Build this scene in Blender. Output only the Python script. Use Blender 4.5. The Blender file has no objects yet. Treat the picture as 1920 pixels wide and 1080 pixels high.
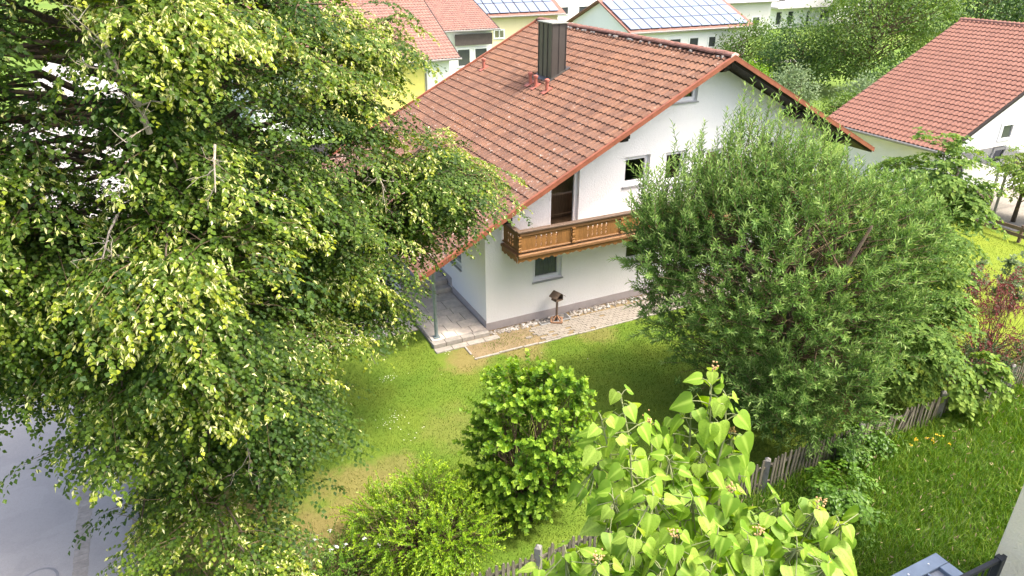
import bpy, bmesh, math, random
import numpy as np
from mathutils import Vector, Matrix
R = math.radians
scene = bpy.context.scene
COL = scene.collection
rng = np.random.default_rng(7)
random.seed(7)

# ------------------------------------------------------------------ camera
cam_d = bpy.data.cameras.new('camera')
cam = bpy.data.objects.new('camera', cam_d); COL.objects.link(cam)
cam.location = (0, 0, 11.0)
cam.rotation_euler = (R(90 - 26.0), 0, 0)
cam_d.sensor_width = 36.0
cam_d.lens = 1331.0 / 1920.0 * 36.0
cam_d.clip_end = 1500
scene.camera = cam

# house frame: origin at the near wall corner, a along the gable wall, b along the side wall
TH = R(26.0)
OX, OY = -0.80, 19.46
A = np.array([math.cos(TH), math.sin(TH), 0.0]); B = np.array([-math.sin(TH), math.cos(TH), 0.0])
O3 = np.array([OX, OY, 0.0]); UP = np.array([0, 0, 1.0])
def W(s, t, z=0.0): return O3 + A * s + B * t + UP * z
def TL(P): q = np.asarray(P) - O3; return float(q @ A), float(q @ B)

# ------------------------------------------------------------------ light
SUN_DIR = A * 0.42 - B * 0.36 + UP * 1.0        # direction towards the sun
SUN_DIR = SUN_DIR / np.linalg.norm(SUN_DIR)
elev = math.asin(SUN_DIR[2]); azim = math.atan2(SUN_DIR[0], SUN_DIR[1])
world = bpy.data.worlds.new('World'); scene.world = world; world.use_nodes = True
wn = world.node_tree.nodes; wl = world.node_tree.links
bg = wn['Background']
sky = wn.new('ShaderNodeTexSky'); sky.sky_type = 'NISHITA'; sky.sun_disc = False
sky.sun_elevation = elev; sky.sun_rotation = azim
sky.air_density = 0.7; sky.dust_density = 6.0; sky.ozone_density = 0.0
wl.new(sky.outputs[0], bg.inputs[0]); bg.inputs[1].default_value = 0.15
sun_d = bpy.data.lights.new('sun', 'SUN'); sun_d.energy = 1.3; sun_d.angle = R(4.0); sun_d.color = (1.0, 0.95, 0.86)
sun = bpy.data.objects.new('sun', sun_d); COL.objects.link(sun); sun.location = (0, 0, 40)
sun.rotation_euler = Vector(SUN_DIR).to_track_quat('Z', 'Y').to_euler()
vs = scene.view_settings
vs.view_transform = 'Standard'; vs.look = 'None'; vs.exposure = 1.97; vs.gamma = 1.0; vs.use_curve_mapping = False

# ------------------------------------------------------------------ material helpers
MATS = {}
class NT:
    def __init__(s, name):
        s.m = bpy.data.materials.new(name); s.m.use_nodes = True
        s.t = s.m.node_tree; s.n = s.t.nodes; s.l = s.t.links
        s.p = s.n['Principled BSDF']; s.out = s.n['Material Output']
        MATS[name] = s.m
    def new(s, ty, **kw):
        n = s.n.new(ty)
        for k, v in kw.items(): setattr(n, k, v)
        return n
    def link(s, a, b): s.l.new(a, b)
    def pos(s):
        return s.new('ShaderNodeNewGeometry').outputs['Position']
    def objco(s):
        return s.new('ShaderNodeTexCoord').outputs['Object']
    def noise(s, scale, detail=4, rough=0.6, vec=None, dist=0.0):
        n = s.new('ShaderNodeTexNoise'); n.inputs['Scale'].default_value = scale
        n.inputs['Detail'].default_value = detail; n.inputs['Roughness'].default_value = rough
        n.inputs['Distortion'].default_value = dist
        if vec is not None: s.link(vec, n.inputs['Vector'])
        return n.outputs['Fac']
    def ramp(s, fac, stops, interp='LINEAR'):
        r = s.new('ShaderNodeValToRGB'); r.color_ramp.interpolation = interp
        e = r.color_ramp.elements
        while len(e) < len(stops): e.new(0.5)
        for el, (p, c) in zip(e, stops):
            el.position = p; el.color = (*c, 1) if len(c) == 3 else c
        s.link(fac, r.inputs[0]); return r.outputs[0]
    def fr(s, fac, lo, hi):      # smooth remap to 0..1
        r = s.new('ShaderNodeMapRange'); r.interpolation_type = 'SMOOTHSTEP'
        r.inputs[1].default_value = lo; r.inputs[2].default_value = hi
        s.link(fac, r.inputs[0]); return r.outputs[0]
    def math(s, op, a, b=None):
        n = s.new('ShaderNodeMath', operation=op)
        for i, v in enumerate((a, b)):
            if v is None: continue
            if isinstance(v, (int, float)): n.inputs[i].default_value = v
            else: s.link(v, n.inputs[i])
        return n.outputs[0]
    def mix(s, fac, c1, c2, blend='MIX'):
        n = s.new('ShaderNodeMix', data_type='RGBA', blend_type=blend)
        for idx, v in ((0, fac), (6, c1), (7, c2)):
            if isinstance(v, (int, float)): n.inputs[idx].default_value = v
            elif isinstance(v, tuple): n.inputs[idx].default_value = (*v, 1)
            else: s.link(v, n.inputs[idx])
        return n.outputs[2]
    def base(s, c):
        if isinstance(c, tuple): s.p.inputs['Base Color'].default_value = (*c, 1)
        else: s.link(c, s.p.inputs['Base Color'])
    def rough(s, v, spec=0.3):
        if isinstance(v, (int, float)): s.p.inputs['Roughness'].default_value = v
        else: s.link(v, s.p.inputs['Roughness'])
        s.p.inputs['Specular IOR Level'].default_value = spec
    def bump(s, h, strength=0.3, dist=0.02):
        b = s.new('ShaderNodeBump'); b.inputs['Strength'].default_value = strength; b.inputs['Distance'].default_value = dist
        s.link(h, b.inputs['Height']); s.link(b.outputs[0], s.p.inputs['Normal'])

def simple(name, c, rough=0.7, var=0.15, scale=6.0, bump=0.0, bscale=40.0, spec=0.3, metal=0.0, objvar=0.0, stretch=None):
    m = NT(name); vec = m.pos()
    if stretch:
        mp = m.new('ShaderNodeMapping'); mp.inputs['Scale'].default_value = stretch
        m.link(m.objco(), mp.inputs[0]); vec = mp.outputs[0]
    f = m.noise(scale, 5, 0.65, vec)
    lo = tuple(max(0, x * (1 - var)) for x in c); hi = tuple(min(1, x * (1 + var)) for x in c)
    col = m.ramp(f, [(0.3, lo), (0.7, hi)])
    if objvar:
        oi = m.new('ShaderNodeObjectInfo').outputs['Random']
        hv = m.new('ShaderNodeHueSaturation'); m.link(col, hv.inputs['Color'])
        m.link(m.math('ADD', m.math('MULTIPLY', oi, objvar), 1 - objvar / 2), hv.inputs['Value'])
        col = hv.outputs[0]
    m.base(col); m.rough(rough, spec); m.p.inputs['Metallic'].default_value = metal
    if bump: m.bump(m.noise(bscale, 4, 0.6, vec), bump, 0.01)
    return m.m

def leaf_mat(name, dark, mid, tip, trans=0.32, rough=0.45, objrand=False, vein=False, spec=0.35):
    m = NT(name)
    if objrand:
        f = m.new('ShaderNodeObjectInfo').outputs['Random']
    else:
        a = m.new('ShaderNodeAttribute'); a.attribute_name = 'tint'; f = a.outputs['Fac']
    col = m.ramp(f, [(0.0, dark), (0.5, mid), (1.0, tip)])
    if vein:
        co = m.new('ShaderNodeTexCoord').outputs['Object']
        nn = m.noise(14, 3, 0.6, co)
        col = m.mix(m.fr(nn, 0.4, 0.75), col, tuple(x * 0.8 for x in mid))
        at = m.new('ShaderNodeAttribute'); at.attribute_name = 'vein'
        col = m.mix(m.math('MULTIPLY', m.fr(at.outputs['Fac'], 0.55, 1.0), 0.5), col, tuple(min(1, x * 1.5) for x in tip))
    m.base(col); m.rough(rough, spec)
    tr = m.new('ShaderNodeBsdfTranslucent')
    hs = m.new('ShaderNodeHueSaturation'); hs.inputs['Hue'].default_value = 0.485; hs.inputs['Saturation'].default_value = 1.1; hs.inputs['Value'].default_value = 1.5
    m.link(col, hs.inputs['Color']); m.link(hs.outputs[0], tr.inputs[0])
    mx = m.new('ShaderNodeMixShader'); mx.inputs[0].default_value = trans
    m.link(m.p.outputs[0], mx.inputs[1]); m.link(tr.outputs[0], mx.inputs[2])
    m.link(mx.outputs[0], m.out.inputs[0])
    return m.m

# ------------------------------------------------------------------ mesh helpers
def finish(name, me, mat, parent=None, smooth=False):
    if mat is not None: me.materials.append(mat if not isinstance(mat, str) else MATS[mat])
    if smooth: me.polygons.foreach_set('use_smooth', [True] * len(me.polygons))
    o = bpy.data.objects.new(name, me); COL.objects.link(o)
    if parent is not None: o.parent = parent
    return o
def tag(o, label=None, cat=None, group=None, kind=None):
    if label: o['label'] = label
    if cat: o['category'] = cat
    if group: o['group'] = group
    if kind: o['kind'] = kind
    return o
def empty(name, loc=(0, 0, 0), rz=0.0, label=None, cat=None, group=None):
    o = bpy.data.objects.new(name, None); COL.objects.link(o)
    o.location = tuple(float(x) for x in loc); o.rotation_euler = (0, 0, rz); o.empty_display_size = 0.3
    return tag(o, label, cat, group)
def fast_mesh(name, V, F, **attrs):
    V = np.ascontiguousarray(V, dtype=np.float32); F = np.ascontiguousarray(F, dtype=np.int32)
    me = bpy.data.meshes.new(name)
    n, k = F.shape
    me.vertices.add(len(V)); me.vertices.foreach_set('co', V.ravel())
    me.loops.add(n * k); me.loops.foreach_set('vertex_index', F.ravel())
    me.polygons.add(n); me.polygons.foreach_set('loop_start', np.arange(0, n * k, k, dtype=np.int32))
    me.polygons.foreach_set('use_smooth', np.zeros(n, dtype=bool))
    me.update(calc_edges=True)
    for an, av in attrs.items():
        at = me.attributes.new(an, 'FLOAT', 'POINT'); at.data.foreach_set('value', np.ascontiguousarray(av, dtype=np.float32))
    return me
class MB:
    """collects polygons for one mesh"""
    def __init__(s): s.v = []; s.f = []
    def poly(s, pts):
        i = len(s.v); s.v += [tuple(float(x) for x in p) for p in pts]; s.f.append(tuple(range(i, i + len(pts)))); return s
    def box(s, x0, x1, y0, y1, z0, z1):
        i = len(s.v)
        s.v += [(x0, y0, z0), (x1, y0, z0), (x1, y1, z0), (x0, y1, z0), (x0, y0, z1), (x1, y0, z1), (x1, y1, z1), (x0, y1, z1)]
        s.f += [(i, i + 3, i + 2, i + 1), (i + 4, i + 5, i + 6, i + 7), (i, i + 1, i + 5, i + 4), (i + 1, i + 2, i + 6, i + 5), (i + 2, i + 3, i + 7, i + 6), (i + 3, i, i + 4, i + 7)]
        return s
    def prism(s, pts, off):
        """polygon pts extruded by vector off"""
        n = len(pts); i = len(s.v); off = np.asarray(off, float)
        s.v += [tuple(map(float, p)) for p in pts] + [tuple(np.asarray(p, float) + off) for p in pts]
        s.f.append(tuple(range(i + n - 1, i - 1, -1))); s.f.append(tuple(range(i + n, i + 2 * n)))
        for k in range(n):
            k2 = (k + 1) % n; s.f.append((i + k, i + k2, i + n + k2, i + n + k))
        return s
    def bar(s, p0, p1, w, h):
        p0 = np.asarray(p0, float); p1 = np.asarray(p1, float); d = p1 - p0; d /= np.linalg.norm(d)
        sd = np.cross(d, UP)
        if np.linalg.norm(sd) < 1e-4: sd = np.array([1.0, 0, 0])
        sd /= np.linalg.norm(sd); u = np.cross(sd, d)
        q = [p0 - sd * w / 2 - u * h / 2, p0 + sd * w / 2 - u * h / 2, p0 + sd * w / 2 + u * h / 2, p0 - sd * w / 2 + u * h / 2]
        return s.prism(q, p1 - p0)
    def tube(s, pts, rad, n=6, cap=True):
        pts = [np.asarray(p, float) for p in pts]; m = len(pts)
        if np.isscalar(rad): rad = [rad] * m
        i0 = len(s.v); prev = None
        for k in range(m):
            d = pts[min(k + 1, m - 1)] - pts[max(k - 1, 0)]; d = d / (np.linalg.norm(d) + 1e-9)
            ref = prev if prev is not None else (np.array([1.0, 0, 0]) if abs(d[2]) > 0.9 else UP)
            x = ref - d * (ref @ d); x /= np.linalg.norm(x) + 1e-9; prev = x; y = np.cross(d, x)
            for j in range(n):
                an = 2 * math.pi * j / n
                s.v.append(tuple(pts[k] + rad[k] * (math.cos(an) * x + math.sin(an) * y)))
        for k in range(m - 1):
            for j in range(n):
                j2 = (j + 1) % n
                s.f.append((i0 + k * n + j, i0 + k * n + j2, i0 + (k + 1) * n + j2, i0 + (k + 1) * n + j))
        if cap:
            s.f.append(tuple(i0 + j for j in range(n - 1, -1, -1))); s.f.append(tuple(i0 + (m - 1) * n + j for j in range(n)))
        return s
    def mesh(s, name='m'):
        me = bpy.data.meshes.new(name); me.from_pydata(s.v, [], s.f); me.update(); return me
    def build(s, name, mat, parent=None, smooth=False, bevel=0.0):
        o = finish(name, s.mesh(name), mat, parent, smooth)
        if bevel:
            b = o.modifiers.new('bevel', 'BEVEL'); b.width = bevel; b.segments = 1; b.limit_method = 'ANGLE'
        return o
def nrm(v): return v / (np.linalg.norm(v, axis=-1, keepdims=True) + 1e-9)
def scatter(tv, tf, pos, d, n, size, tint, width=None):
    """copies of a template (x across, y along d, z along n) -> V, F, tint per vertex"""
    Y = nrm(d); Z = nrm(n - Y * np.sum(n * Y, -1, keepdims=True)); X = np.cross(Y, Z)
    N = len(pos); tv = np.asarray(tv, float); tf = np.asarray(tf)
    size = np.broadcast_to(size, (N,)); wd = size if width is None else np.broadcast_to(width, (N,))
    V = (pos[:, None, :] + tv[None, :, 0, None] * X[:, None, :] * wd[:, None, None]
         + tv[None, :, 1, None] * Y[:, None, :] * size[:, None, None] + tv[None, :, 2, None] * Z[:, None, :] * size[:, None, None])
    F = tf[None] + (np.arange(N) * len(tv))[:, None, None]
    return V.reshape(-1, 3), F.reshape(-1, tf.shape[1]), np.repeat(tint, len(tv))
# leaf templates (unit length)
HEART = ([(0, 0, 0), (.40, .10, .10), (.46, .48, .12), (0, 1.0, -.06), (-.46, .48, .12), (-.40, .10, .10)], [(0, 1, 2, 3), (0, 3, 4, 5)])
OVAL = ([(0, 0, 0), (.27, .30, .07), (.26, .65, .06), (0, 1.0, -.08), (-.26, .65, .06), (-.27, .30, .07)], [(0, 1, 2, 3), (0, 3, 4, 5)])
LANCE = ([(0, 0, 0), (.5, .42, .05), (0, 1.0, -.10), (-.5, .42, .05)], [(0, 1, 2), (0, 2, 3)])
BRACT = OVAL
def rv(n, s): return rng.normal(0, s, (n, 3))
def sphere_pts(n):
    v = rng.normal(0, 1, (n, 3)); return nrm(v)
def hull_points(blobs, n, lo=0.8, hi=1.02, zmin=-9, keep=0.82):
    """points near the surface of a union of ellipsoids, with outward normals"""
    P = []; Nn = []
    c = np.array([b[0] for b in blobs], float); r = np.array([b[1] for b in blobs], float)
    wgt = (r[:, 0] * r[:, 1] + r[:, 1] * r[:, 2] + r[:, 0] * r[:, 2]); wgt /= wgt.sum()
    while len(P) < n:
        k = rng.choice(len(blobs), p=wgt); u = sphere_pts(1)[0]; f = rng.uniform(lo, hi)
        p = c[k] + u * r[k] * f
        if p[2] < zmin: continue
        q = np.sqrt((((p - c) / r) ** 2).sum(1)); q[k] = 9
        if q.min() < keep: continue
        P.append(p); Nn.append(u / r[k])
    return np.array(P), nrm(np.array(Nn))
def sprays(P, d, L, nside, nleaf, rise=.25, droop=.6, twig=.5):
    """flat drooping leaf sprays -> positions, directions, normals, age along twig"""
    S = len(P); u = np.linspace(.08, 1, nside)[None, :, None]; L_ = L[:, None, None]
    d = nrm(d); side = nrm(np.cross(d, UP)); sg = np.where(np.arange(nside) % 2 == 0, 1., -1.)[None, :, None]
    Ax = P[:, None] + d[:, None] * L_ * u + UP * (rise * u - droop * u * u) * L_
    tan = nrm(d[:, None] + UP * (rise - 2 * droop * u))
    tw = nrm(tan * rng.uniform(.5, .95, (S, nside, 1)) + side[:, None] * sg * rng.uniform(.5, 1, (S, nside, 1)) + rng.normal(0, .12, (S, nside, 3)))
    l = (L_ * twig * (1 - .55 * u) + .08) * rng.uniform(.7, 1.2, (S, nside, 1))
    v = ((np.arange(nleaf) + .6) / nleaf)[None, None, :, None]
    pos = Ax[:, :, None] + tw[:, :, None] * l[:, :, None] * v - UP * .35 * l[:, :, None] * v * v
    sg2 = np.where(np.arange(nleaf) % 2 == 0, 1., -1.)[None, None, :, None]
    cr = nrm(np.cross(tw, UP))[:, :, None]
    dr = tw[:, :, None] * .65 + cr * sg2 * .75 - UP * rng.uniform(.1, .7, (S, nside, nleaf, 1)) + rng.normal(0, .22, (S, nside, nleaf, 3))
    nr = UP * 1.0 + d[:, None, None] * .55 + rng.normal(0, .27, (S, nside, nleaf, 3))
    age = np.broadcast_to(v * .5 + u[:, :, None] * .5, (S, nside, nleaf, 1))
    return pos.reshape(-1, 3), dr.reshape(-1, 3), nr.reshape(-1, 3), age.reshape(-1), Ax
def shoots(P, d, L, nleaf, spread=.8, bend=.15, start=.1):
    """leaves set spirally along upright shoots"""
    S = len(P); d = nrm(d); u = (start + (1 - start) * (np.arange(nleaf) + rng.uniform(0, .6, (S, nleaf))) / nleaf)[..., None]
    x = nrm(np.cross(d, UP + rv(S, .1))); y = np.cross(d, x)
    an = (np.arange(nleaf) * 2.4)[None] + rng.uniform(0, 6.28, (S, 1))
    rad = np.cos(an)[..., None] * x[:, None] + np.sin(an)[..., None] * y[:, None]
    pos = P[:, None] + d[:, None] * L[:, None, None] * u - UP * bend * L[:, None, None] * u * u
    dr = d[:, None] * (.45 + .6 * u) + rad * spread + rng.normal(0, .15, (S, nleaf, 3))
    nr = d[:, None] * .9 - rad * .35 + UP * .5 + rng.normal(0, .25, (S, nleaf, 3))
    return pos.reshape(-1, 3), dr.reshape(-1, 3), nr.reshape(-1, 3), u.reshape(-1)
def limb(p0, p1, n=5, sag=.15, wob=.05):
    p0 = np.asarray(p0, float); p1 = np.asarray(p1, float); L = np.linalg.norm(p1 - p0); out = []
    for k in range(n):
        f = k / (n - 1); p = p0 + (p1 - p0) * f + UP * sag * L * math.sin(math.pi * f) + (rng.normal(0, wob * L, 3) if 0 < k < n - 1 else 0)
        out.append(p)
    return out
def crown(name, parts, mat, parent):
    V = []; F = []; T = []; off = 0
    for v, f, t in parts:
        V.append(v); F.append(f + off); T.append(t); off += len(v)
    o = finish(name, fast_mesh(name, np.vstack(V), np.vstack(F), tint=np.concatenate(T)), mat, parent)
    o['kind'] = 'stuff'
    return o

# ------------------------------------------------------------------ materials
def mk_ground():
    m = NT('far_grass'); p = m.pos()
    c = m.ramp(m.noise(.08, 5, .6, p), [(.35, (.085, .15, .025)), (.65, (.15, .21, .04))])
    c = m.mix(m.fr(m.noise(6, 4, .7, p), .4, .8), c, (.07, .13, .02)); m.base(c); m.rough(.9, .1)
mk_ground()
def mk_lawn(name, lo, hi, dark):
    m = NT(name); p = m.pos()
    c = m.ramp(m.noise(.55, 4, .6, p), [(.35, lo), (.65, hi)])
    c = m.mix(m.math('MULTIPLY', m.fr(m.noise(28, 3, .7, p), .45, .7), .55), c, dark)
    # dry patches with a shape of their own
    dry = None
    for (s, t, r, k) in DRY:
        w = W(s, t)
        vm = m.new('ShaderNodeVectorMath', operation='DISTANCE'); m.link(p, vm.inputs[0]); vm.inputs[1].default_value = tuple(w)
        dd = m.math('ADD', vm.outputs['Value'], m.math('MULTIPLY', m.math('SUBTRACT', m.noise(1.3, 4, .7, p), .5), r * 1.5))
        q = m.new('ShaderNodeMapRange'); q.interpolation_type = 'SMOOTHSTEP'
        q.inputs[1].default_value = r; q.inputs[2].default_value = r * .35; q.inputs[3].default_value = 0; q.inputs[4].default_value = k
        m.link(dd, q.inputs[0])
        dry = q.outputs[0] if dry is None else m.math('MAXIMUM', dry, q.outputs[0])
    straw = m.ramp(m.noise(9, 4, .7, p), [(.35, (.19, .135, .055)), (.65, (.25, .185, .08))])
    c = m.mix(dry, c, straw)
    c = m.mix(m.math('MULTIPLY', m.fr(m.noise(.9, 5, .7, p, .5), .55, .8), .25), c, straw)
    at = m.new('ShaderNodeAttribute'); at.attribute_name = 'tint'
    c = m.mix(m.math('MULTIPLY', m.fr(at.outputs['Fac'], .55, 1.0), .55), c, tuple(min(1, x * 2.0) for x in hi))
    c = m.mix(m.math('MULTIPLY', m.fr(at.outputs['Fac'], .45, .05), m.math('MULTIPLY', m.math('GREATER_THAN', at.outputs['Fac'], .0001), .42)), c, dark)
    c = m.mix(m.math('MULTIPLY', m.fr(m.noise(75, 2, .6, p), .5, .72), .5), c, tuple(x * .55 for x in dark))
    m.base(c); m.rough(.85, .12); m.bump(m.noise(60, 3, .7, p), .5, .02)
DRY = [(-1.2, -1.3, 1.0, .75), (0.6, -1.5, .9, .7), (3.0, -1.7, .8, .5), (-5.4, -5.6, 1.7, .62), (-6.6, -6.4, 1.6, .75), (-4.6, -5.0, .9, .5), (-2.6, -4.2, 1.3, .25), (6.6, -7.7, .9, .7), (-8.5, -5.2, 1.8, .8)]
mk_lawn('lawn_grass', (.09, .16, .017), (.135, .188, .023), (.055, .11, .009))
mk_lawn('side_grass', (.14, .19, .018), (.175, .215, .022), (.095, .15, .012))
simple('meadow_soil', (.055, .085, .018), .95, .4, 5)
leaf_mat('meadow_grass', (.04, .105, .010), (.09, .195, .018), (.23, .31, .05), .3, .6, spec=.12)
simple('seed_head', (.38, .30, .17), .8, .2)
def mk_asphalt():
    m = NT('asphalt'); p = m.pos()
    c = m.ramp(m.noise(120, 3, .7, p), [(.3, (.30, .288, .275)), (.7, (.42, .405, .385))])
    c = m.mix(m.math('MULTIPLY', m.fr(m.noise(1.1, 5, .7, p), .45, .75), .45), c, (.27, .26, .25))
    c = m.mix(m.math('MULTIPLY', m.fr(m.noise(30, 3, .8, p), .52, .72), .4), c, (.24, .235, .225))
    c = m.mix(m.math('MULTIPLY', m.fr(m.noise(.35, 3, .5, p, 2.0), .50, .515), .16), c, (.24, .235, .23))
    m.base(c); m.rough(.95, .05); m.bump(m.noise(160, 2, .6, p), .4, .01)
mk_asphalt()
def mk_plaster(name, c, c2, bs=22, bst=.55):
    m = NT(name); p = m.pos()
    col = m.mix(m.math('MULTIPLY', m.fr(m.noise(.7, 5, .65, p), .45, .8), .35), c, c2)
    mp = m.new('ShaderNodeMapping'); mp.inputs['Scale'].default_value = (2.2, 2.2, .25); m.link(p, mp.inputs[0])
    col = m.mix(m.math('MULTIPLY', m.fr(m.noise(1.6, 5, .7, mp.outputs[0]), .50, .78), .16), col, tuple(x * .86 for x in c2))
    m.base(col); m.rough(.9, .15); m.bump(m.noise(bs, 5, .65, p), bst, .03 if bst < 1 else .06)
mk_plaster('white_plaster', (.84, .84, .83), (.78, .78, .77))
mk_plaster('cream_plaster', (.90, .79, .62), (.85, .73, .56), 26, .8)
mk_plaster('yellow_plaster', (.66, .60, .17), (.6, .55, .15))
mk_plaster('pale_yellow_plaster', (.72, .64, .40), (.68, .58, .36))
mk_plaster('grey_plaster', (.55, .54, .53), (.48, .48, .48))
simple('plinth_paint', (.42, .38, .37), .9, .10, 3, .3, 40)
def mk_tile(name, cs, lichen):
    m = NT(name); p = m.pos()
    a = m.new('ShaderNodeAttribute'); a.attribute_name = 'tint'
    f = m.math('FRACT', m.math('ADD', a.outputs['Fac'], m.new('ShaderNodeObjectInfo').outputs['Random']))
    col = m.ramp(f, [(0, cs[0]), (.45, cs[1]), (.8, cs[2]), (1, cs[3])])
    big = m.noise(.45, 4, .6, p)
    col = m.mix(m.math('MULTIPLY', m.fr(big, .5, .72), .55), col, cs[4])
    if lichen:
        sx = m.new('ShaderNodeSeparateXYZ'); m.link(p, sx.inputs[0])
        low = m.new('ShaderNodeMapRange'); low.inputs[1].default_value = 6.4; low.inputs[2].default_value = 3.2; m.link(sx.outputs[2], low.inputs[0])
        # weathering: lower, front courses are grimier and carry pale lichen
        col = m.mix(m.math('MULTIPLY', low.outputs[0], .5), col, (.13, .076, .062))
        sp = m.noise(9, 4, .75, p)
        th = m.math('ADD', sp, m.math('MULTIPLY', low.outputs[0], .075))
        col = m.mix(m.math('MULTIPLY', m.fr(th, .64, .69), .7), col, (.45, .40, .36))
        col = m.mix(m.math('MULTIPLY', m.fr(m.noise(5, 5, .7, p), .50, .70), .6), col, (.085, .052, .042))
        mp = m.new('ShaderNodeMapping'); mp.inputs['Rotation'].default_value = (0, 0, -TH); mp.inputs['Scale'].default_value = (.35, 2.6, .35); m.link(p, mp.inputs[0])
        col = m.mix(m.math('MULTIPLY', m.fr(m.noise(1.3, 5, .75, mp.outputs[0]), .48, .70), .45), col, (.10, .062, .05))
    m.base(col); m.rough(.78, .25); m.bump(m.noise(50, 3, .6, p), .25, .01)
mk_tile('roof_tile', [(.14, .070, .044), (.185, .095, .060), (.215, .114, .072), (.155, .084, .058), (.235, .112, .056)], True)
mk_tile('neighbour_tile', [(.185, .088, .064), (.21, .10, .072), (.20, .096, .07), (.18, .085, .062), (.22, .108, .08)], False)
mk_tile('pale_tile', [(.22, .12, .098), (.25, .14, .11), (.265, .155, .12), (.235, .13, .106), (.25, .147, .118)], False)
simple('verge_metal', (.23, .080, .044), .6, .22, 4)
simple('ridge_tile_clay', (.21, .105, .08), .85, .35, 7)
simple('mortar', (.5, .45, .4), .9, .2, 12)
simple('vent_clay', (.36, .12, .085), .6, .1, 10)
simple('chimney_sheet', (.060, .054, .047), .38, .10, 3, spec=.5)
simple('chimney_cap', (.20, .21, .18), .6, .2, 8)
simple('dark_timber', (.018, .014, .012), .7, .4, 3, stretch=(3, 1, 3))
simple('balcony_wood', (.235, .115, .036), .6, .32, 6, .2, 30, objvar=.35, stretch=(9, 9, 1.2))
simple('balcony_rail', (.115, .078, .055), .65, .3, 5, stretch=(1, 8, 8))
simple('balcony_beam', (.20, .105, .045), .6, .3, 5, stretch=(1, 8, 8))
simple('room_wood', (.45, .28, .16), .6, .3, 3, stretch=(7, 1, 1))
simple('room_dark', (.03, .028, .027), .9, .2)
simple('white_frame', (.80, .80, .80), .4, .03)
simple('sill_metal', (.35, .36, .37), .45, .08, metal=.3)
simple('curtain', (.42, .42, .41), .9, .08)
simple('zinc_post', (.22, .27, .28), .5, .18, 9, metal=.4)
simple('gutter_metal', (.26, .25, .24), .45, .15, metal=.5)
simple('black_metal', (.025, .027, .03), .5, .2)
def mk_glass():
    m = NT('window_glass'); m.base((.02, .022, .024)); m.rough(.04, .6)
    tr = m.new('ShaderNodeBsdfTransparent'); mx = m.new('ShaderNodeMixShader')
    fz = m.new('ShaderNodeFresnel'); fz.inputs[0].default_value = 1.5
    gl = m.new('ShaderNodeBsdfGlossy'); gl.inputs['Roughness'].default_value = .02
    tr.inputs[0].default_value = (.80, .83, .82, 1)
    m.link(m.math('ADD', fz.outputs[0], .05), mx.inputs[0]); m.link(tr.outputs[0], mx.inputs[1]); m.link(gl.outputs[0], mx.inputs[2])
    m.link(mx.outputs[0], m.out.inputs[0])
mk_glass()
simple('dark_glass', (.05, .055, .06), .12, .1, spec=.6)
simple('slab_stone', (.56, .50, .425), .85, .22, 5, .25, 40, objvar=.22)
simple('kerb_stone_mat', (.30, .275, .24), .9, .2, 8, .3, 40, objvar=.15)
simple('joint_sand', (.20, .18, .145), .95, .3, 10)
simple('paver_stone', (.235, .21, .175), .9, .14, 3, .2, 60)
simple('path_sand', (.205, .155, .085), .95, .25, 4, .3, 50)
m_ = NT('pebble_stone'); a_ = m_.new('ShaderNodeAttribute'); a_.attribute_name = 'tint'
m_.base(m_.ramp(a_.outputs['Fac'], [(0, (.19, .165, .135)), (.5, (.31, .28, .245)), (1, (.46, .44, .41))])); m_.rough(.85)
simple('fence_wood', (.15, .135, .10), .9, .35, 7, .4, 40, objvar=.55, stretch=(8, 8, 1.2))
simple('fence_concrete', (.21, .20, .185), .95, .25, 9, .4, 40)
simple('rail_wood', (.13, .09, .06), .9, .3, 5)
def mk_bark(name, c, lich):
    m = NT(name); p = m.pos()
    col = m.ramp(m.noise(9, 5, .7, p), [(.3, tuple(x * .6 for x in c)), (.7, tuple(x * 1.3 for x in c))])
    col = m.mix(m.math('MULTIPLY', m.fr(m.noise(4, 4, .7, p), .55, .65), lich), col, (.36, .25, .06))
    m.base(col); m.rough(.95, .1); m.bump(m.noise(35, 4, .7, p), .6, .02)
mk_bark('bark', (.085, .068, .05), .25)
mk_bark('dead_bark', (.30, .265, .22), .6)
mk_bark('twig_bark', (.13, .095, .06), .1)
leaf_mat('linden_leaf', (.022, .056, .009), (.085, .148, .013), (.33, .37, .03), .34, .5, spec=.22)
simple('linden_bract_base', (.5, .5, .2), .6)
leaf_mat('linden_bract', (.50, .53, .15), (.66, .67, .26), (.80, .79, .45), .35, .6)
leaf_mat('willow_leaf', (.045, .115, .022), (.115, .22, .045), (.32, .44, .14), .3, .5, spec=.25)
leaf_mat('hazel_leaf', (.055, .12, .022), (.12, .205, .035), (.28, .36, .07), .34, .6, spec=.15)
leaf_mat('hornbeam_leaf', (.032, .09, .012), (.09, .20, .018), (.27, .41, .04), .34, .45, spec=.25)
leaf_mat('privet_leaf', (.07, .17, .010), (.17, .31, .014), (.34, .46, .03), .34, .4)
leaf_mat('catalpa_leaf', (.13, .25, .022), (.22, .36, .038), (.32, .43, .08), .42, .5, objrand=True, vein=True, spec=.25)
leaf_mat('dark_leaf', (.02, .05, .015), (.04, .09, .025), (.09, .16, .05), .25, .4)
leaf_mat('green_leaf', (.05, .12, .014), (.10, .21, .02), (.20, .32, .04), .32, .42)
leaf_mat('vine_leaf', (.07, .14, .025), (.13, .22, .035), (.27, .36, .07), .32, .6, spec=.15)
leaf_mat('red_leaf', (.055, .05, .022), (.13, .035, .032), (.24, .05, .05), .3, .45)
leaf_mat('back_leaf', (.055, .115, .02), (.11, .19, .03), (.22, .29, .05), .32, .5)
leaf_mat('back_dark_leaf', (.03, .075, .02), (.065, .13, .028), (.13, .20, .05), .3, .5)
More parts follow.
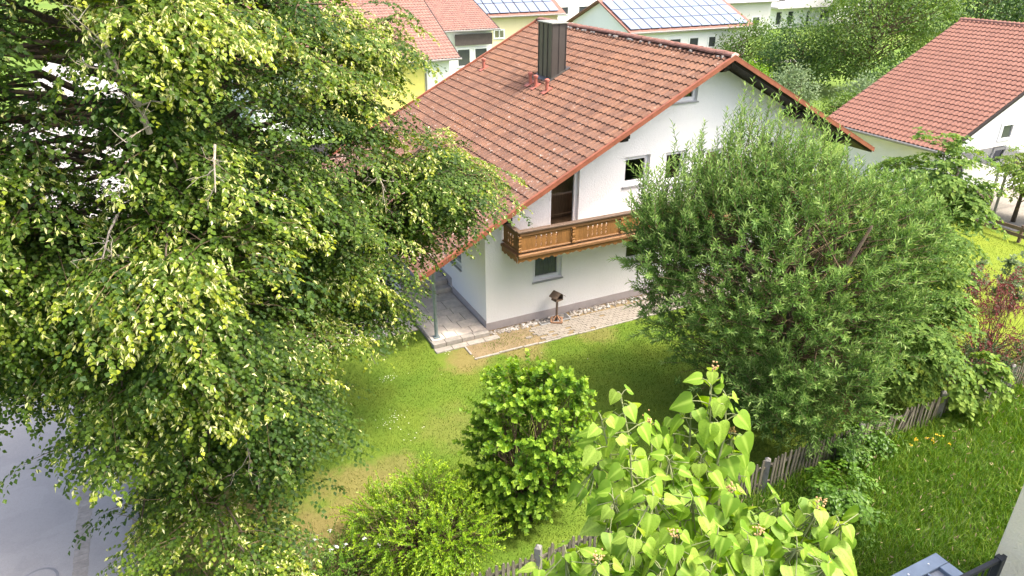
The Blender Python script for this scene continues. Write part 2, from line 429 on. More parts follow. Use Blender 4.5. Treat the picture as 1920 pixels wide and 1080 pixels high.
leaf_mat('grey_leaf', (.10, .16, .07), (.17, .24, .11), (.28, .34, .18), .3, .5)
leaf_mat('petal_white', (.75, .74, .70), (.82, .81, .78), (.85, .85, .83), .25, .6)
leaf_mat('petal_pink', (.45, .16, .28), (.55, .24, .36), (.62, .34, .45), .3, .6)
leaf_mat('petal_yellow', (.7, .42, .02), (.75, .5, .03), (.8, .6, .05), .3, .6)
simple('catalpa_stem', (.20, .22, .10), .8, .2)
simple('catalpa_bud', (.45, .28, .13), .8, .3, 30)
simple('canopy_sheet', (.17, .21, .26), .42, .18, 5, metal=.25)
simple('canopy_pan', (.20, .22, .25), .5, .35, 6)
def mk_solar():
    m = NT('solar_cell'); m.base((.16, .20, .27)); m.rough(.4, .5)
mk_solar()
simple('solar_frame', (.42, .43, .45), .4, .05)
simple('grey_roof', (.40, .42, .46), .6, .15, 2)
simple('loggia_shade', (.06, .05, .045), .8, .2)
simple('gravel', (.24, .22, .19), .95, .25, 12)

# ================================================================== SETTING
def sheet(name, s0, s1, t0, t1, z, mat, kind='structure'):
    o = MB().poly([W(s0, t0, z), W(s1, t0, z), W(s1, t1, z), W(s0, t1, z)]).build(name, mat)
    if kind: o['kind'] = kind
    return o
g = MB().poly([(-600, -200, -.03), (600, -200, -.03), (600, 1000, -.03), (-600, 1000, -.03)]).build('ground', 'far_grass'); g['kind'] = 'structure'
lawn = sheet('lawn', -9.9, 12.6, -9.35, 16, 0, 'lawn_grass')
side_lawn = sheet('side_lawn', 12.6, 23.5, -9.35, 16, 0, 'side_grass')
meadow = sheet('meadow', -9.9, 30, -24, -9.35, 0, 'meadow_soil')
road = sheet('road', -17.5, -10.06, -24, 90, -.01, 'asphalt')
tag(road, 'light grey asphalt road beside the linden tree', None)
# setts of the gutter line in the road and the kerb along the verge
setts = empty('gutter_line', W(-10.98, 0, 0)); setts['kind'] = 'structure'
sm = MB().box(-.135, .135, -.085, .085, -.03, -.004).mesh('sett'); sm.materials.append(MATS['kerb_stone_mat'])
for i in range(120):
    t = -9 + i * .19
    p = W(-10.98 + random.uniform(-.012, .012), t) - np.array(setts.location)
    o = bpy.data.objects.new('sett', sm); COL.objects.link(o); o.parent = setts; o.location = p; o.rotation_euler = (0, 0, TH + random.uniform(-.04, .04))
km = MB().box(-.06, .06, -.485, .485, -.1, .09).mesh('kerb_stone'); km.materials.append(MATS['fence_concrete'])
kerb = empty('kerb', W(-9.98, 0, 0)); kerb['kind'] = 'structure'
for i in range(50):
    p = W(-9.98, -10 + i) - np.array(kerb.location)
    o = bpy.data.objects.new('kerb_stone', km); COL.objects.link(o); o.parent = kerb; o.location = p; o.rotation_euler = (0, 0, TH)

mh = empty('manhole_cover', (-9.07, 9.73, 0), 0, 'round dark metal manhole cover in the road at the bottom left corner', 'manhole')
MB().tube([(0, 0, -.02), (0, 0, -.003)], .36, 28).build('frame_ring', 'gutter_metal', mh); MB().tube([(0, 0, -.01), (0, 0, .002)], .31, 28).build('cover', 'asphalt', mh)
# grass blades -------------------------------------------------------
def in_quad(n, s0, s1, t0, t1):
    return rng.uniform(s0, s1, n), rng.uniform(t0, t1, n)
def blades(name, s, t, h, w, mat, parent, seg=1, lean=.5, tint=None):
    n = len(s); base = O3[None] + A[None] * s[:, None] + B[None] * t[:, None]
    an = rng.uniform(0, 6.283, n); dx = np.stack([np.cos(an), np.sin(an), 0 * an], 1)
    la = rng.uniform(0, 6.283, n); ld = np.stack([np.cos(la), np.sin(la), 0 * la], 1) * (h * rng.uniform(.1, lean, n))[:, None]
    if tint is None: tint = rng.uniform(0, 1, n)
    if seg == 1:
        V = np.stack([base - dx * w / 2, base + dx * w / 2, base + ld + UP * h[:, None]], 1).reshape(-1, 3)
        F = np.arange(3 * n).reshape(n, 3); T = np.repeat(tint, 3)
    else:
        mid = base + ld * .35 + UP * h[:, None] * .62
        V = np.stack([base - dx * w / 2, base + dx * w / 2, mid + dx * w * .42, mid - dx * w * .42, base + ld + UP * h[:, None] * .92], 1).reshape(-1, 3)
        i = (np.arange(n) * 5)[:, None]
        F = np.concatenate([i + np.array([[0, 1, 2]]), i + np.array([[0, 2, 3]]), i + np.array([[3, 2, 4]])]); T = np.repeat(tint, 5)
    o = finish(name, fast_mesh(name, V, F, tint=T), mat, None); tag(o, kind='stuff')
    return o
s, t = in_quad(220000, -9.7, 12.5, -9.3, 3.5)
cov = ((s > -2.0) & (t > -1.55)) | ((s > -9.8) & (s < -1.9) & (t > .95) & (t < 2.4)) | ((s > -2.6) & (t > 2.4))
thin = np.zeros(len(s), bool)
for (ds, dt_, r, k) in DRY: thin |= ((s - ds) ** 2 + (t - dt_) ** 2 < (r * .8) ** 2) & (rng.uniform(0, 1, len(s)) < .6 * k)
kp = ~cov & ~thin; s, t = s[kp], t[kp]
o = blades('lawn_blades', s, t, rng.uniform(.022, .055, len(s)), .014, 'lawn_grass', None)
tag(o, 'short mown grass of the lawn in front of the house', 'grass')
s, t = in_quad(42000, 12.6, 22.4, -9.3, 8)
o = blades('side_lawn_blades', s, t, rng.uniform(.02, .06, len(s)), .014, 'side_grass', None)
tag(o, 'bright yellow green mown grass of the garden right of the willow', 'grass')
s, t = in_quad(90000, -3, 14, -15.5, -9.45)
pat = np.sin(s * 1.7 + t * .9) * .5 + np.sin(s * .8 - t * 2.1 + 1) * .5
kp = (t > -13.8 - .0 * s); s, t, pat = s[kp], t[kp], pat[kp]
h = np.clip(rng.normal(.26, .09, len(s)) + .08 * pat, .08, .6)
o = blades('meadow_blades', s, t, h, .014, 'meadow_grass', None, 2, 1.1, np.clip(rng.normal(.45, .25, len(s)), 0, 1))
tag(o, 'tall uncut dark green grass between picket fence and cream house', 'grass')
s = rng.uniform(-9, 16, 9000); t = -9.42 - np.abs(rng.normal(0, .14, len(s))) + rng.choice([0, .12], len(s)); wv = np.sin(s * 2.3) + np.sin(s * .9 + 2)
kp = rng.uniform(-2, 2, len(s)) < wv; s, t = s[kp], t[kp]
o = blades('fence_grass', s, t, rng.uniform(.2, .62, len(s)), .018, 'meadow_grass', None, 2, .8, np.clip(rng.normal(.5, .25, len(s)), 0, 1))
tag(o, 'long grass and weeds growing along the foot of the picket fence', 'grass')
n = 900; s, t = in_quad(n, 0, 13, -14.5, -9.6)
P = O3 + A * s[:, None] + B * t[:, None] + UP * rng.uniform(.3, .55, (n, 1))
V, F, T = scatter(*OVAL, P, UP + rv(n, .5), sphere_pts(n), rng.uniform(.06, .13, n), rng.uniform(0, 1, n), rng.uniform(.02, .05, n))
tag(finish('seed_heads', fast_mesh('seed_heads', V, F, tint=T), 'seed_head'), 'pale brown seed heads over the tall grass', 'grass', kind='stuff')
# white petals and daisies lying on the lawn
P = []
for (cs, ct, r, k) in [(-3.55, -1.3, .12, 22), (-4.1, -3.2, .18, 30), (-3.75, -4.0, .15, 8), (-1.6, -.75, .1, 6), (-3, -2, 4, 40)]:
    P += [W(cs + random.gauss(0, r), ct + random.gauss(0, r), .045) for _ in range(k)]
P = np.array(P); n = len(P)
V, F, T = scatter(*OVAL, P, sphere_pts(n) * [1, 1, .1], UP + rv(n, .2), rng.uniform(.02, .038, n), rng.uniform(0, 1, n), rng.uniform(.02, .035, n))
tag(finish('fallen_petals', fast_mesh('fallen_petals', V, F, tint=T), 'petal_white'), 'small white petals scattered on the lawn', 'petals', kind='stuff')

# terrace ------------------------------------------------------------
def local_root(name, s, t, z=0, rz=0, **kw):
    return empty(name, W(s, t, z), TH + rz, **kw)
terr = local_root('terrace', 0, 0); terr['kind'] = 'structure'
MB().box(-1.86, -.02, -.28, 10.5, -.05, .085).build('terrace_bed', 'joint_sand', terr)
def slab_rects(s0, s1, t0, t1, rows):
    out = []; t = t0
    for rh, cuts in rows:
        xs = [0] + cuts + [1]
        for i in range(len(xs) - 1):
            out.append((s0 + (s1 - s0) * xs[i], s0 + (s1 - s0) * xs[i + 1], t, min(t + rh, t1)))
        t += rh
    return out
def slab(rect, z0, z1, parent, name='slab', mat='slab_stone', g=.008, dz=.006):
    a0, a1, b0, b1 = rect; d = random.uniform(-dz, dz)
    MB().box(a0 + g, a1 - g, b0 + g, b1 - g, z0, z1 + d).build(name, mat, parent, bevel=.006)
for r_ in slab_rects(-1.82, -.03, -.06, 2.9, [(.40, [.24, .47, .75]), (.45, [.36, .62]), (.55, [.2, .55, .8]), (.40, [.42, .7]), (.62, [.30, .66]), (.54, [.22, .6])]):
    slab(r_, .06, .12, terr)
for r_ in slab_rects(-1.88, -.03, -.33, -.07, [(.255, [.22, .5, .72])]): slab(r_, -.02, .14, terr, 'edge_stone', 'kerb_stone_mat')
for r_ in slab_rects(-1.9, .2, -.62, -.35, [(.25, [.26, .5, .76])]): slab(r_, -.02, .035, terr, 'edge_stone', 'kerb_stone_mat')
for i, (t0, z) in enumerate([(2.92, .27), (3.26, .42)]):
    for r_ in slab_rects(-1.80, -.03, t0, t0 + .34, [(.34, [.52])]): slab(r_, .08, z, terr, 'step', 'slab_stone', .005)
for r_ in slab_rects(-1.80, -.03, 3.62, 10.4, [(.6, [.33, .7]), (.55, [.5]), (.6, [.4, .72]), (.5, [.25, .6]), (.6, [.5]), (.6, [.33]), (.6, [.6]), (.6, [.4]), (.6, [.5]), (.6, [.5]), (.6, [.5])]):
    slab(r_, .30, .42, terr)
# side path of slabs from the terrace to the road
spath = local_root('garden_path', 0, 0); spath['kind'] = 'structure'
MB().box(-9.9, -1.90, .98, 2.32, -.05, .012).build('path_bed', 'joint_sand', spath)
x = -1.93
while x > -9.6:
    w_ = random.choice([.5, .62, .75])
    for (b0, b1) in ((1.0, 1.62), (1.64, 2.30)):
        slab((x - w_, x, b0, b1), -.02, .03, spath)
    x -= w_ + .01
# paved strip along the gable wall
path = local_root('path', 0, 0); path['kind'] = 'structure'
MB().box(-.95, 13, -1.42, -.005, -.05, .006).build('path_bed', 'path_sand', path)
V = []; F = []; T = []
cv = [(-.5, -.5, 0), (.5, -.5, 0), (.5, .5, 0), (-.5, .5, 0), (-.485, -.475, 1), (.485, -.475, 1), (.485, .475, 1), (-.485, .475, 1)]
cf = [(4, 5, 6, 7), (0, 1, 5, 4), (1, 2, 6, 5), (2, 3, 7, 6), (3, 0, 4, 7)]
tt = -1.30; row = 0; off = 0
while tt < -.42:
    ss = .9 + (row % 2) * .1
    while ss < 12.9:
        if ss > 1.2 or random.random() < .25:
            d = random.uniform(-.006, .004); hz = .030 if random.random() > .14 * max(0, 4.5 - ss) / 3 else .0
            for v in cv: V.append((ss + v[0] * .195, tt + v[1] * .108, .0 + v[2] * (hz + d)))
            F += [tuple(i + off for i in f) for f in cf]; off += 8
        ss += .2
    tt += .112; row += 1
me = bpy.data.meshes.new('pavers'); me.from_pydata(V, [], F); me.update()
tag(finish('pavers', me, 'paver_stone', path), kind='stuff')
ss = -1.0
while ss < 12.9:
    ln = random.choice([.5, .62, .8]); w_ = random.uniform(.06, .075)
    o = MB().box(0, ln - .012, -w_, 0, -.06, random.uniform(.028, .045)).build('kerb_stone', 'kerb_stone_mat', path, bevel=.008)
    o.location = (ss, -1.365 + random.uniform(-.015, .015), 0); o.rotation_euler = (0, 0, random.uniform(-.012, .012)); ss += ln
for k, tt in enumerate((-1.1, -.85)):
    o = MB().box(-.06, 0, 0, .24, -.06, .035).build('kerb_stone', 'kerb_stone_mat', path, bevel=.008); o.location = (-.96, tt, 0)
# pebble drip strip under the wall
ic = bmesh.new(); bmesh.ops.create_icosphere(ic, subdivisions=1, radius=1.0)
iv = np.array([v.co[:] for v in ic.verts]); ifc = np.array([[v.index for v in f.verts] for f in ic.faces]); ic.free()
n = 620; s = np.concatenate([rng.uniform(.05, 6, n - 200), rng.uniform(6, 12.9, 200)]); t = -.03 - np.abs(rng.beta(2, 2, n)) * .36
sc = rng.uniform(.03, .068, n)
X = np.stack([s, t, sc * .35], 1)
Vp = X[:, None] + iv[None] * (sc[:, None, None] * rng.uniform(.6, 1.25, (n, 1, 3)) * [1, 1, .7]) + rng.normal(0, .004, (n, 12, 3))
Fp = ifc[None] + (np.arange(n) * 12)[:, None, None]
pb = finish('pebbles', fast_mesh('pebbles', Vp.reshape(-1, 3), Fp.reshape(-1, 3), tint=np.repeat(rng.uniform(0, 1, n), 12)), 'pebble_stone', path); tag(pb, kind='stuff')
# straw coloured dry grass growing through the path
s = np.concatenate([rng.normal(.3, .6, 1500), rng.uniform(-1, 12, 1500)]); t = np.concatenate([rng.normal(-.85, .3, 1500), rng.normal(-1.42, .06, 1500)])
kp = (t < -.35) & (t > -1.7) & (s > -1.3); s, t = s[kp], t[kp]
tag(blades('path_weeds', s, t, rng.uniform(.02, .07, len(s)), .012, 'lawn_grass', None), 'thin dry grass growing through the paved strip by the wall', 'grass', kind='stuff')

# ================================================================== MAIN HOUSE (local frame: x = s, y = t)
house = local_root('house', 0, 0, label='white two-storey house with weathered red tiled roof and carved wooden balcony', cat='house')
SR, ZR, M = 7.75, 7.95, .51
CO, SI = 1 / math.sqrt(1 + M * M), M / math.sqrt(1 + M * M)
SW, TD = 13.4, 10.6          # wall extents
def roof_z(s): return ZR - M * abs(s - SR)
def wall_top(s): return roof_z(s) - .22
WINS = [  # s0, s1, z0, z1, kind
    (1.62, 2.66, 1.36, 2.52, 'curtain'), (2.14, 3.18, 2.98, 5.05, 'door'), (4.78, 5.76, 4.05, 4.98, 'win'),
    (6.36, 7.20, 3.9, 4.95, 'win'), (8.0, 8.76, 2.98, 4.85, 'wood'), (10.2, 11.2, 3.9, 4.9, 'win'),
    (6.42, 7.38, 6.50, 7.0, 'win'), (5.05, 6.05, 1.36, 2.5, 'win'), (8.4, 10.4, .35, 2.45, 'door')]
DEP = .16
def wall_with_holes(brk, holes, top, wins_depth, place):
    """wall face in (x, z) with rectangular holes and reveals; place(x, depth, z) -> point"""
    mb = MB()
    xs = sorted(set(brk + [h[0] for h in holes] + [h[1] for h in holes]))
    for x0, x1 in zip(xs[:-1], xs[1:]):
        hs = sorted([(h[2], h[3]) for h in holes if h[0] <= x0 + 1e-6 and h[1] >= x1 - 1e-6])
        z = 0.0
        for a0, a1 in hs:
            mb.poly([place(x0, 0, z), place(x1, 0, z), place(x1, 0, a0), place(x0, 0, a0)]); z = a1
        mb.poly([place(x0, 0, z), place(x1, 0, z), place(x1, 0, top(x1)), place(x0, 0, top(x0))])
    for (x0, x1, z0, z1) in [h[:4] for h in holes]:
        d = wins_depth
        mb.poly([place(x0, 0, z0), place(x1, 0, z0), place(x1, d, z0), place(x0, d, z0)])
        mb.poly([place(x0, d, z1), place(x1, d, z1), place(x1, 0, z1), place(x0, 0, z1)])
        mb.poly([place(x0, 0, z0), place(x0, d, z0), place(x0, d, z1), place(x0, 0, z1)])
        mb.poly([place(x1, d, z0), place(x1, 0, z0), place(x1, 0, z1), place(x1, d, z1)])
    return mb
mb = wall_with_holes([0, SR, SW], WINS, wall_top, DEP, lambda x, d, z: (x, d, z))
mb.build('wall', 'white_plaster', house)['label'] = 'white rough plaster gable wall'
SIDE = [(1.95, 3.1, 1.30, 2.35), (5.6, 6.6, .42, 2.5)]
mb = wall_with_holes([0, TD], SIDE, lambda x: wall_top(0), DEP, lambda x, d, z: (d, x, z))
mb.poly([(SW, 0, 0), (SW, TD, 0), (SW, TD, wall_top(SW)), (SW, 0, wall_top(SW))])
mb.poly([(SW, TD, 0), (0, TD, 0), (0, TD, wall_top(0)), (SR, TD, wall_top(SR)), (SW, TD, wall_top(SW))])
mb.build('wall', 'white_plaster', house)
# rooms behind the openings
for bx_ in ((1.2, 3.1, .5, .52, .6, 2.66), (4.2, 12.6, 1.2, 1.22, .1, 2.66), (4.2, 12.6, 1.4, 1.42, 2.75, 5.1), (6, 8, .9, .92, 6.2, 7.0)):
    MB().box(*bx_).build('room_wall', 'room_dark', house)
for bx_ in ((1.9, 3.9, 1.05, 1.07, 2.96, 4.9), (1.9, 3.9, .2, 1.05, 2.88, 2.95), (1.85, 1.89, .2, 1.05, 2.9, 4.6), (7.9, 9, .30, .32, 2.9, 5)):
    MB().box(*bx_).build('room_panelling', 'room_wood', house)
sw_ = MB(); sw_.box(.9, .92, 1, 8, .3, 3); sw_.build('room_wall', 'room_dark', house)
# windows
def window(par, x0, x1, z0, z1, depth, place, kind, sill=True, fw=.075, handle=True):
    """place(x, depth, z) maps to the parent's frame; depth grows into the wall"""
    def bx(mb, a0, a1, d0, d1, b0, b1):
        p = [place(a0, d0, b0), place(a1, d0, b0), place(a1, d1, b0), place(a0, d1, b0)]
        return mb.prism(p, np.array(place(a0, d0, b1)) - np.array(place(a0, d0, b0)))
    mb = MB(); d0, d1 = depth - .05, depth + .03
    bx(mb, x0, x0 + fw, d0, d1, z0, z1); bx(mb, x1 - fw, x1, d0, d1, z0, z1)
    bx(mb, x0 + fw, x1 - fw, d0, d1, z0, z0 + fw); bx(mb, x0 + fw, x1 - fw, d0, d1, z1 - fw, z1)
    w = mb.build('window', 'white_frame', par, bevel=.004)
    sash = MB(); f2 = .05; e = fw - .004
    bx(sash, x0 + e, x0 + e + f2, d0 - .012, d1 - .02, z0 + e, z1 - e); bx(sash, x1 - e - f2, x1 - e, d0 - .012, d1 - .02, z0 + e, z1 - e)
    bx(sash, x0 + e + f2, x1 - e - f2, d0 - .012, d1 - .02, z0 + e, z0 + e + f2); bx(sash, x0 + e + f2, x1 - e - f2, d0 - .012, d1 - .02, z1 - e - f2, z1 - e)
    if kind == 'mullion':
        xm = (x0 + x1) / 2; bx(sash, xm - .03, xm + .03, d0 - .012, d1 - .02, z0 + e + f2, z1 - e - f2)
    sash.build('frame', 'white_frame', w)
    gl = MB(); i = e + f2; gl.poly([place(x0 + i, depth, z0 + i), place(x1 - i, depth, z0 + i), place(x1 - i, depth, z1 - i), place(x0 + i, depth, z1 - i)])
    gl.build('pane', 'window_glass' if kind != 'far' else 'dark_glass', w)
    if kind == 'curtain':
        cu = MB(); nn = 44
        for k in range(nn):
            a0, a1 = x0 + .05 + (x1 - x0 - .1) * k / nn, x0 + .05 + (x1 - x0 - .1) * (k + 1) / nn
            f_ = lambda a: depth + .11 + .03 * math.sin(a * 62) + .012 * math.sin(a * 23)
            cu.poly([place(a0, f_(a0), z0 + .06), place(a1, f_(a1), z0 + .06), place(a1, f_(a1), z1), place(a0, f_(a0), z1)])
        cu.build('curtain', 'curtain', w, smooth=True)
    if sill:
        sl = MB(); bx(sl, x0 - .03, x1 + .03, -.06, depth - .05, z0 - .045, z0 - .005); sl.build('sill', 'sill_metal', w)
    return w
fr_ = lambda x, d, z: (x, d, z)
for (x0, x1, z0, z1, k) in WINS:
    window(house, x0, x1, z0, z1, DEP, fr_, k, sill=(k in ('win', 'curtain')))
for (x0, x1, z0, z1) in SIDE:
    window(house, x0, x1, z0, z1, DEP, lambda x, d, z: (d, x, z), 'win', sill=z0 > 1)
# painted plinth, 12 mm proud of the wall
pl = MB(); pl.box(-.012, SW + .012, -.012, 0, 0, .27).box(-.012, 0, 0, 2.9, 0, .34).box(-.012, 0, 2.9, TD, .30, .62)
pl.build('plinth', 'plinth_paint', house)
# roof deck with dark boarded underside
EL, ER, T0, T1 = -2.38, 14.8, -1.0, 11.4
roof = MB()
for (sa, sb) in ((EL, SR), (SR, ER)):
    za, zb = roof_z(sa), roof_z(sb)
    roof.prism([(sa, T0 + .03, za - .07), (sb, T0 + .03, zb - .07), (sb, T0 + .03, zb - .16), (sa, T0 + .03, za - .16)], (0, T1 - T0 - .06, 0))
roof = roof.build('roof', 'dark_timber', house); roof['label'] = 'red clay pantile roof with dark boarded soffit'
# soffit boards in the front overhang, one by one
for k in range(5):
    y0 = T0 + .06 + k * .185
    for (sa, sb) in ((-2.3, SR - .02), (SR + .02, 14.7)):
        mb = MB(); mb.prism([(sa, y0, roof_z(sa) - .185), (sb, y0, roof_z(sb) - .185), (sb, y0, roof_z(sb) - .162), (sa, y0, roof_z(sa) - .162)], (0, .17, 0))
        mb.build('soffit_board', 'dark_timber', roof)
# pantiles
prof_x = [0, .08, .22, .36, .50, .62, .78, .88, .96, 1]
prof_z = [0, .001, .013, .028, .041, .048, .047, .036, .008, 0]
TW, TLN, GA = .2305, .415, .35
tv = []; tf = []
for y, lift in ((0, .040), (TLN, .0)):
    for px_, pz in zip(prof_x, prof_z): tv.append((px_ * TW * 1.02, y, pz + lift))
nprof = len(prof_x)
for i in range(nprof - 1): tf.append((i, i + 1, nprof + i + 1, nprof + i))
for px_, pz in zip(prof_x, prof_z): tv.append((px_ * TW * 1.02, .0, pz + .040 - .026))
for i in range(nprof - 1): tf.append((2 * nprof + i, 2 * nprof + i + 1, i + 1, i))
tile_v = np.array(tv, float); tile_f = np.array(tf)
tiles = []
for side in (-1, 1):
    e = EL if side < 0 else ER
    nrow = int((abs(SR - e) / CO) / GA + .9); ncol = int(round((T1 - T0) / TW))
    Y = np.array([CO, 0, SI]) if side < 0 else np.array([-CO, 0, SI]); X = np.array([0, -1., 0]) if side < 0 else np.array([0, 1., 0])
    Zn = np.cross(X, Y)
    for i in range(nrow):
        d = i * GA - .05
        for j in range(ncol):
            tpos = (T1 - j * TW) if side < 0 else (T0 + j * TW)
            org = np.array([e, tpos, roof_z(e) - .07]) + Y * d + Zn * random.uniform(0, .006)
            s_, t_ = org[0], tpos - .15
            if side < 0 and 4.98 < s_ + .2 < 5.62 and 5.15 < t_ < 6.25: continue
            a_ = random.gauss(0, .008); Xr = X * math.cos(a_) + Y * math.sin(a_); Yr = Y * math.cos(a_) - X * math.sin(a_)
            tiles.append((side, org, Xr, Yr, Zn, s_, t_))
camP = np.array(cam.location)
def key(tl):
    P = W(tl[5], tl[6], tl[1][2]); dist = np.linalg.norm(P - camP)
    hid = (tl[5] < -.2 and tl[6] > .6) or (tl[5] < 2 and tl[6] > 5.5)
    return dist + (100 if tl[0] > 0 or hid else 0)
tiles.sort(key=key)
tme = fast_mesh('tile', tile_v, tile_f); tme.materials.append(MATS['roof_tile'])
for tl in tiles[:300]:
    o = bpy.data.objects.new('tile', tme); COL.objects.link(o); o.parent = roof
    o.matrix_local = Matrix(((tl[2][0], tl[3][0], tl[4][0], tl[1][0]), (tl[2][1], tl[3][1], tl[4][1], tl[1][1]), (tl[2][2], tl[3][2], tl[4][2], tl[1][2]), (0, 0, 0, 1)))
rest = tiles[300:]
Or = np.array([r[1] for r in rest]); Xr = np.array([r[2] for r in rest]); Yr = np.array([r[3] for r in rest]); Zr = np.array([r[4] for r in rest])
Vt = Or[:, None] + tile_v[None, :, 0, None] * Xr[:, None] + tile_v[None, :, 1, None] * Yr[:, None] + tile_v[None, :, 2, None] * Zr[:, None]
Ft = tile_f[None] + (np.arange(len(rest)) * len(tile_v))[:, None, None]
tag(finish('tiles', fast_mesh('tiles', Vt.reshape(-1, 3), Ft.reshape(-1, 4), tint=np.repeat(rng.uniform(0, 1, len(rest)), len(tile_v))), 'roof_tile', roof), kind='stuff')
# ridge tiles
mb = MB(); nn = 7
arc0 = [(.15 * math.cos(math.pi * k / nn), 0, .115 * math.sin(math.pi * k / nn)) for k in range(nn + 1)]
arc1 = [(x * .88, .43, z * .88) for x, y, z in arc0]
for k in range(nn): mb.poly([arc0[k], arc0[k + 1], arc1[k + 1], arc1[k]]); mb.poly([(arc0[k][0] * .88, 0, arc0[k][2] * .88 - .004), (arc0[k + 1][0] * .88, 0, arc0[k + 1][2] * .88 - .004), arc0[k + 1], arc0[k]])
rme = mb.mesh('ridge_tile'); rme.materials.append(MATS['ridge_tile_clay'])
y = T0 - .02; k = 0
while y < T1 - .3:
    o = bpy.data.objects.new('ridge_tile', rme); COL.objects.link(o); o.parent = roof
    o.location = (SR + random.gauss(0, .004), y, ZR - .005 + random.gauss(0, .004)); o.rotation_euler = (0, 0, random.gauss(0, .012)); y += .385
MB().prism([(SR - .15, T0 - .03, ZR - .03), (SR + .15, T0 - .03, ZR - .03), (SR + .12, T0 - .03, ZR + .06), (SR, T0 - .03, ZR + .105), (SR - .12, T0 - .03, ZR + .06)], (0, .03, 0)).build('ridge_end', 'mortar', roof)
mo = MB()
for i in range(40):
    y = random.uniform(T0, T1 - .2)
    for sd in (-1, 1): mo.box(SR + sd * .155 - .035, SR + sd * .155 + .035, y, y + random.uniform(.04, .12), ZR - .09, ZR - .035 + random.uniform(-.02, .015))
tag(mo.build('mortar', 'mortar', roof), kind='stuff')
# orange verge boards, front and rear, both slopes
for y0 in (T0 - .06, T1 + .03):
    for (sa, sb) in ((EL - .02, SR), (SR + .002, ER)):
        v = MB(); v.prism([(sa, y0, roof_z(sa) + .015), (sb, y0, roof_z(sb) + .015), (sb, y0, roof_z(sb) - .115), (sa, y0, roof_z(sa) - .115)], (0, .035, 0))
        v.prism([(sa, y0 - .004, roof_z(sa) + .016), (sb, y0 - .004, roof_z(sb) + .016), (sb, y0 - .004, roof_z(sb) + .036), (sa, y0 - .004, roof_z(sa) + .036)], (0, .10, 0))
        v.build('verge_board', 'verge_metal', roof)
# purlins with notched ends
for (s_, w_, h_) in ((.42, .17, .24), (4.25, .18, .26), (SR, .18, .28), (11.25, .18, .26), (13.35, .17, .24)):
    zt = roof_z(abs(s_ - SR) + SR + w_ / 2) - .19
    y0 = -.82
    prof = [(s_ - w_ / 2, y0, zt), (s_ - w_ / 2, y0, zt - h_ * .45), (s_ - w_ / 2, y0 + .07, zt - h_ * .55), (s_ - w_ / 2, y0 + .07, zt - h_ * .8), (s_ - w_ / 2, y0 + .2, zt - h_), (s_ - w_ / 2, .3, zt - h_), (s_ - w_ / 2, .3, zt)]
    MB().prism(prof, (w_, 0, 0)).build('purlin', 'dark_timber', house)
# gutter, post and eave rafters over the terrace
gt = MB(); ga = [(EL - .075 - .07 * math.cos(k * math.pi / 6), 0, roof_z(EL) - .10 - .075 * math.sin(k * math.pi / 6)) for k in range(7)]
for k in range(6):
    p, q = np.array(ga[k]), np.array(ga[k + 1]); y0 = np.array([0, T0 + .12, 0]); y1 = np.array([0, T1, 0])
    gt.poly([p + y0, q + y0, q + y1, p + y1])
gt.poly([np.array(p) + np.array([0, T0 + .12, 0]) for p in ga])
gt.build('gutter', 'gutter_metal', house, smooth=True)
MB().bar((-1.62, T0 + .3, roof_z(-1.62) - .27), (-1.62, 10.4, roof_z(-1.62) - .27), .12, .16).build('eave_beam', 'dark_timber', house)
ps = MB().tube([(-1.62, .12, .14), (-1.62, .12, roof_z(-1.62) - .34)], .055, 14); ps.box(-1.72, -1.52, .02, .22, .142, .152); ps.box(-1.71, -1.53, .03, .21, roof_z(-1.62) - .36, roof_z(-1.62) - .345)
ps.build('post', 'zinc_post', house)
MB().tube([(-1.62, 9.3, .42), (-1.62, 9.3, roof_z(-1.62) - .34)], .055, 10).build('post', 'zinc_post', house)
dp = MB().tube([(EL - .07, 10.3, roof_z(EL) - .15), (EL - .07, 10.3, 2.2), (-2.02, 10.3, 1.9), (-2.02, 10.3, 0)], .05, 8); dp.build('downpipe', 'black_metal', house)
# chimney clad in dark standing-seam sheet
ch = MB().box(5.0, 5.58, 5.2, 6.2, 5.9, 8.40).build('chimney', 'chimney_sheet', house); ch['label'] = 'dark sheet metal clad chimney with pale cap'
for yv in (5.2, 5.53, 5.87, 6.2):
    MB().box(4.978, 4.999, yv - .012, yv + .012, 6.3, 8.39).build('seam', 'chimney_sheet', ch)
for xv in (5.012, 5.29, 5.568):
    MB().box(xv - .012, xv + .012, 5.178, 5.199, 6.5, 8.39).build('seam', 'chimney_sheet', ch)
MB().box(4.95, 5.63, 5.15, 6.25, 8.41, 8.455).build('cap', 'chimney_cap', ch, bevel=.01)
MB().prism([(4.83, 5.05, roof_z(4.83) - .005), (5.72, 5.05, roof_z(5.72) - .005), (5.72, 6.35, roof_z(5.72) - .005), (4.83, 6.35, roof_z(4.83) - .005)], (0, 0, .025)).build('flashing', 'chimney_sheet', ch)
# clay vent pipes with caps
for (s_, t_) in ((4.49, 10.05), (4.54, 5.95), (4.50, 5.45), (4.49, 4.58)):
    z = roof_z(s_) - .05
    v = MB().tube([(s_, t_, z), (s_, t_, z + .36)], .062, 12).build('vent_pipe', 'vent_clay', house, smooth=False)
    MB().tube([(s_, t_, z + .355), (s_, t_, z + .375), (s_, t_, z + .43), (s_, t_, z + .455)], [.085, .092, .088, .05], 12).build('cap', 'vent_clay', v)
    MB().prism([(s_ - .2, t_ - .13, roof_z(s_ - .2) + .0), (s_ + .16, t_ - .13, roof_z(s_ + .16) + .0), (s_ + .16, t_ + .13, roof_z(s_ + .16) + .0), (s_ - .2, t_ + .13, roof_z(s_ - .2) + .0)], (0, 0, .022)).build('base_tile', 'vent_clay', v)
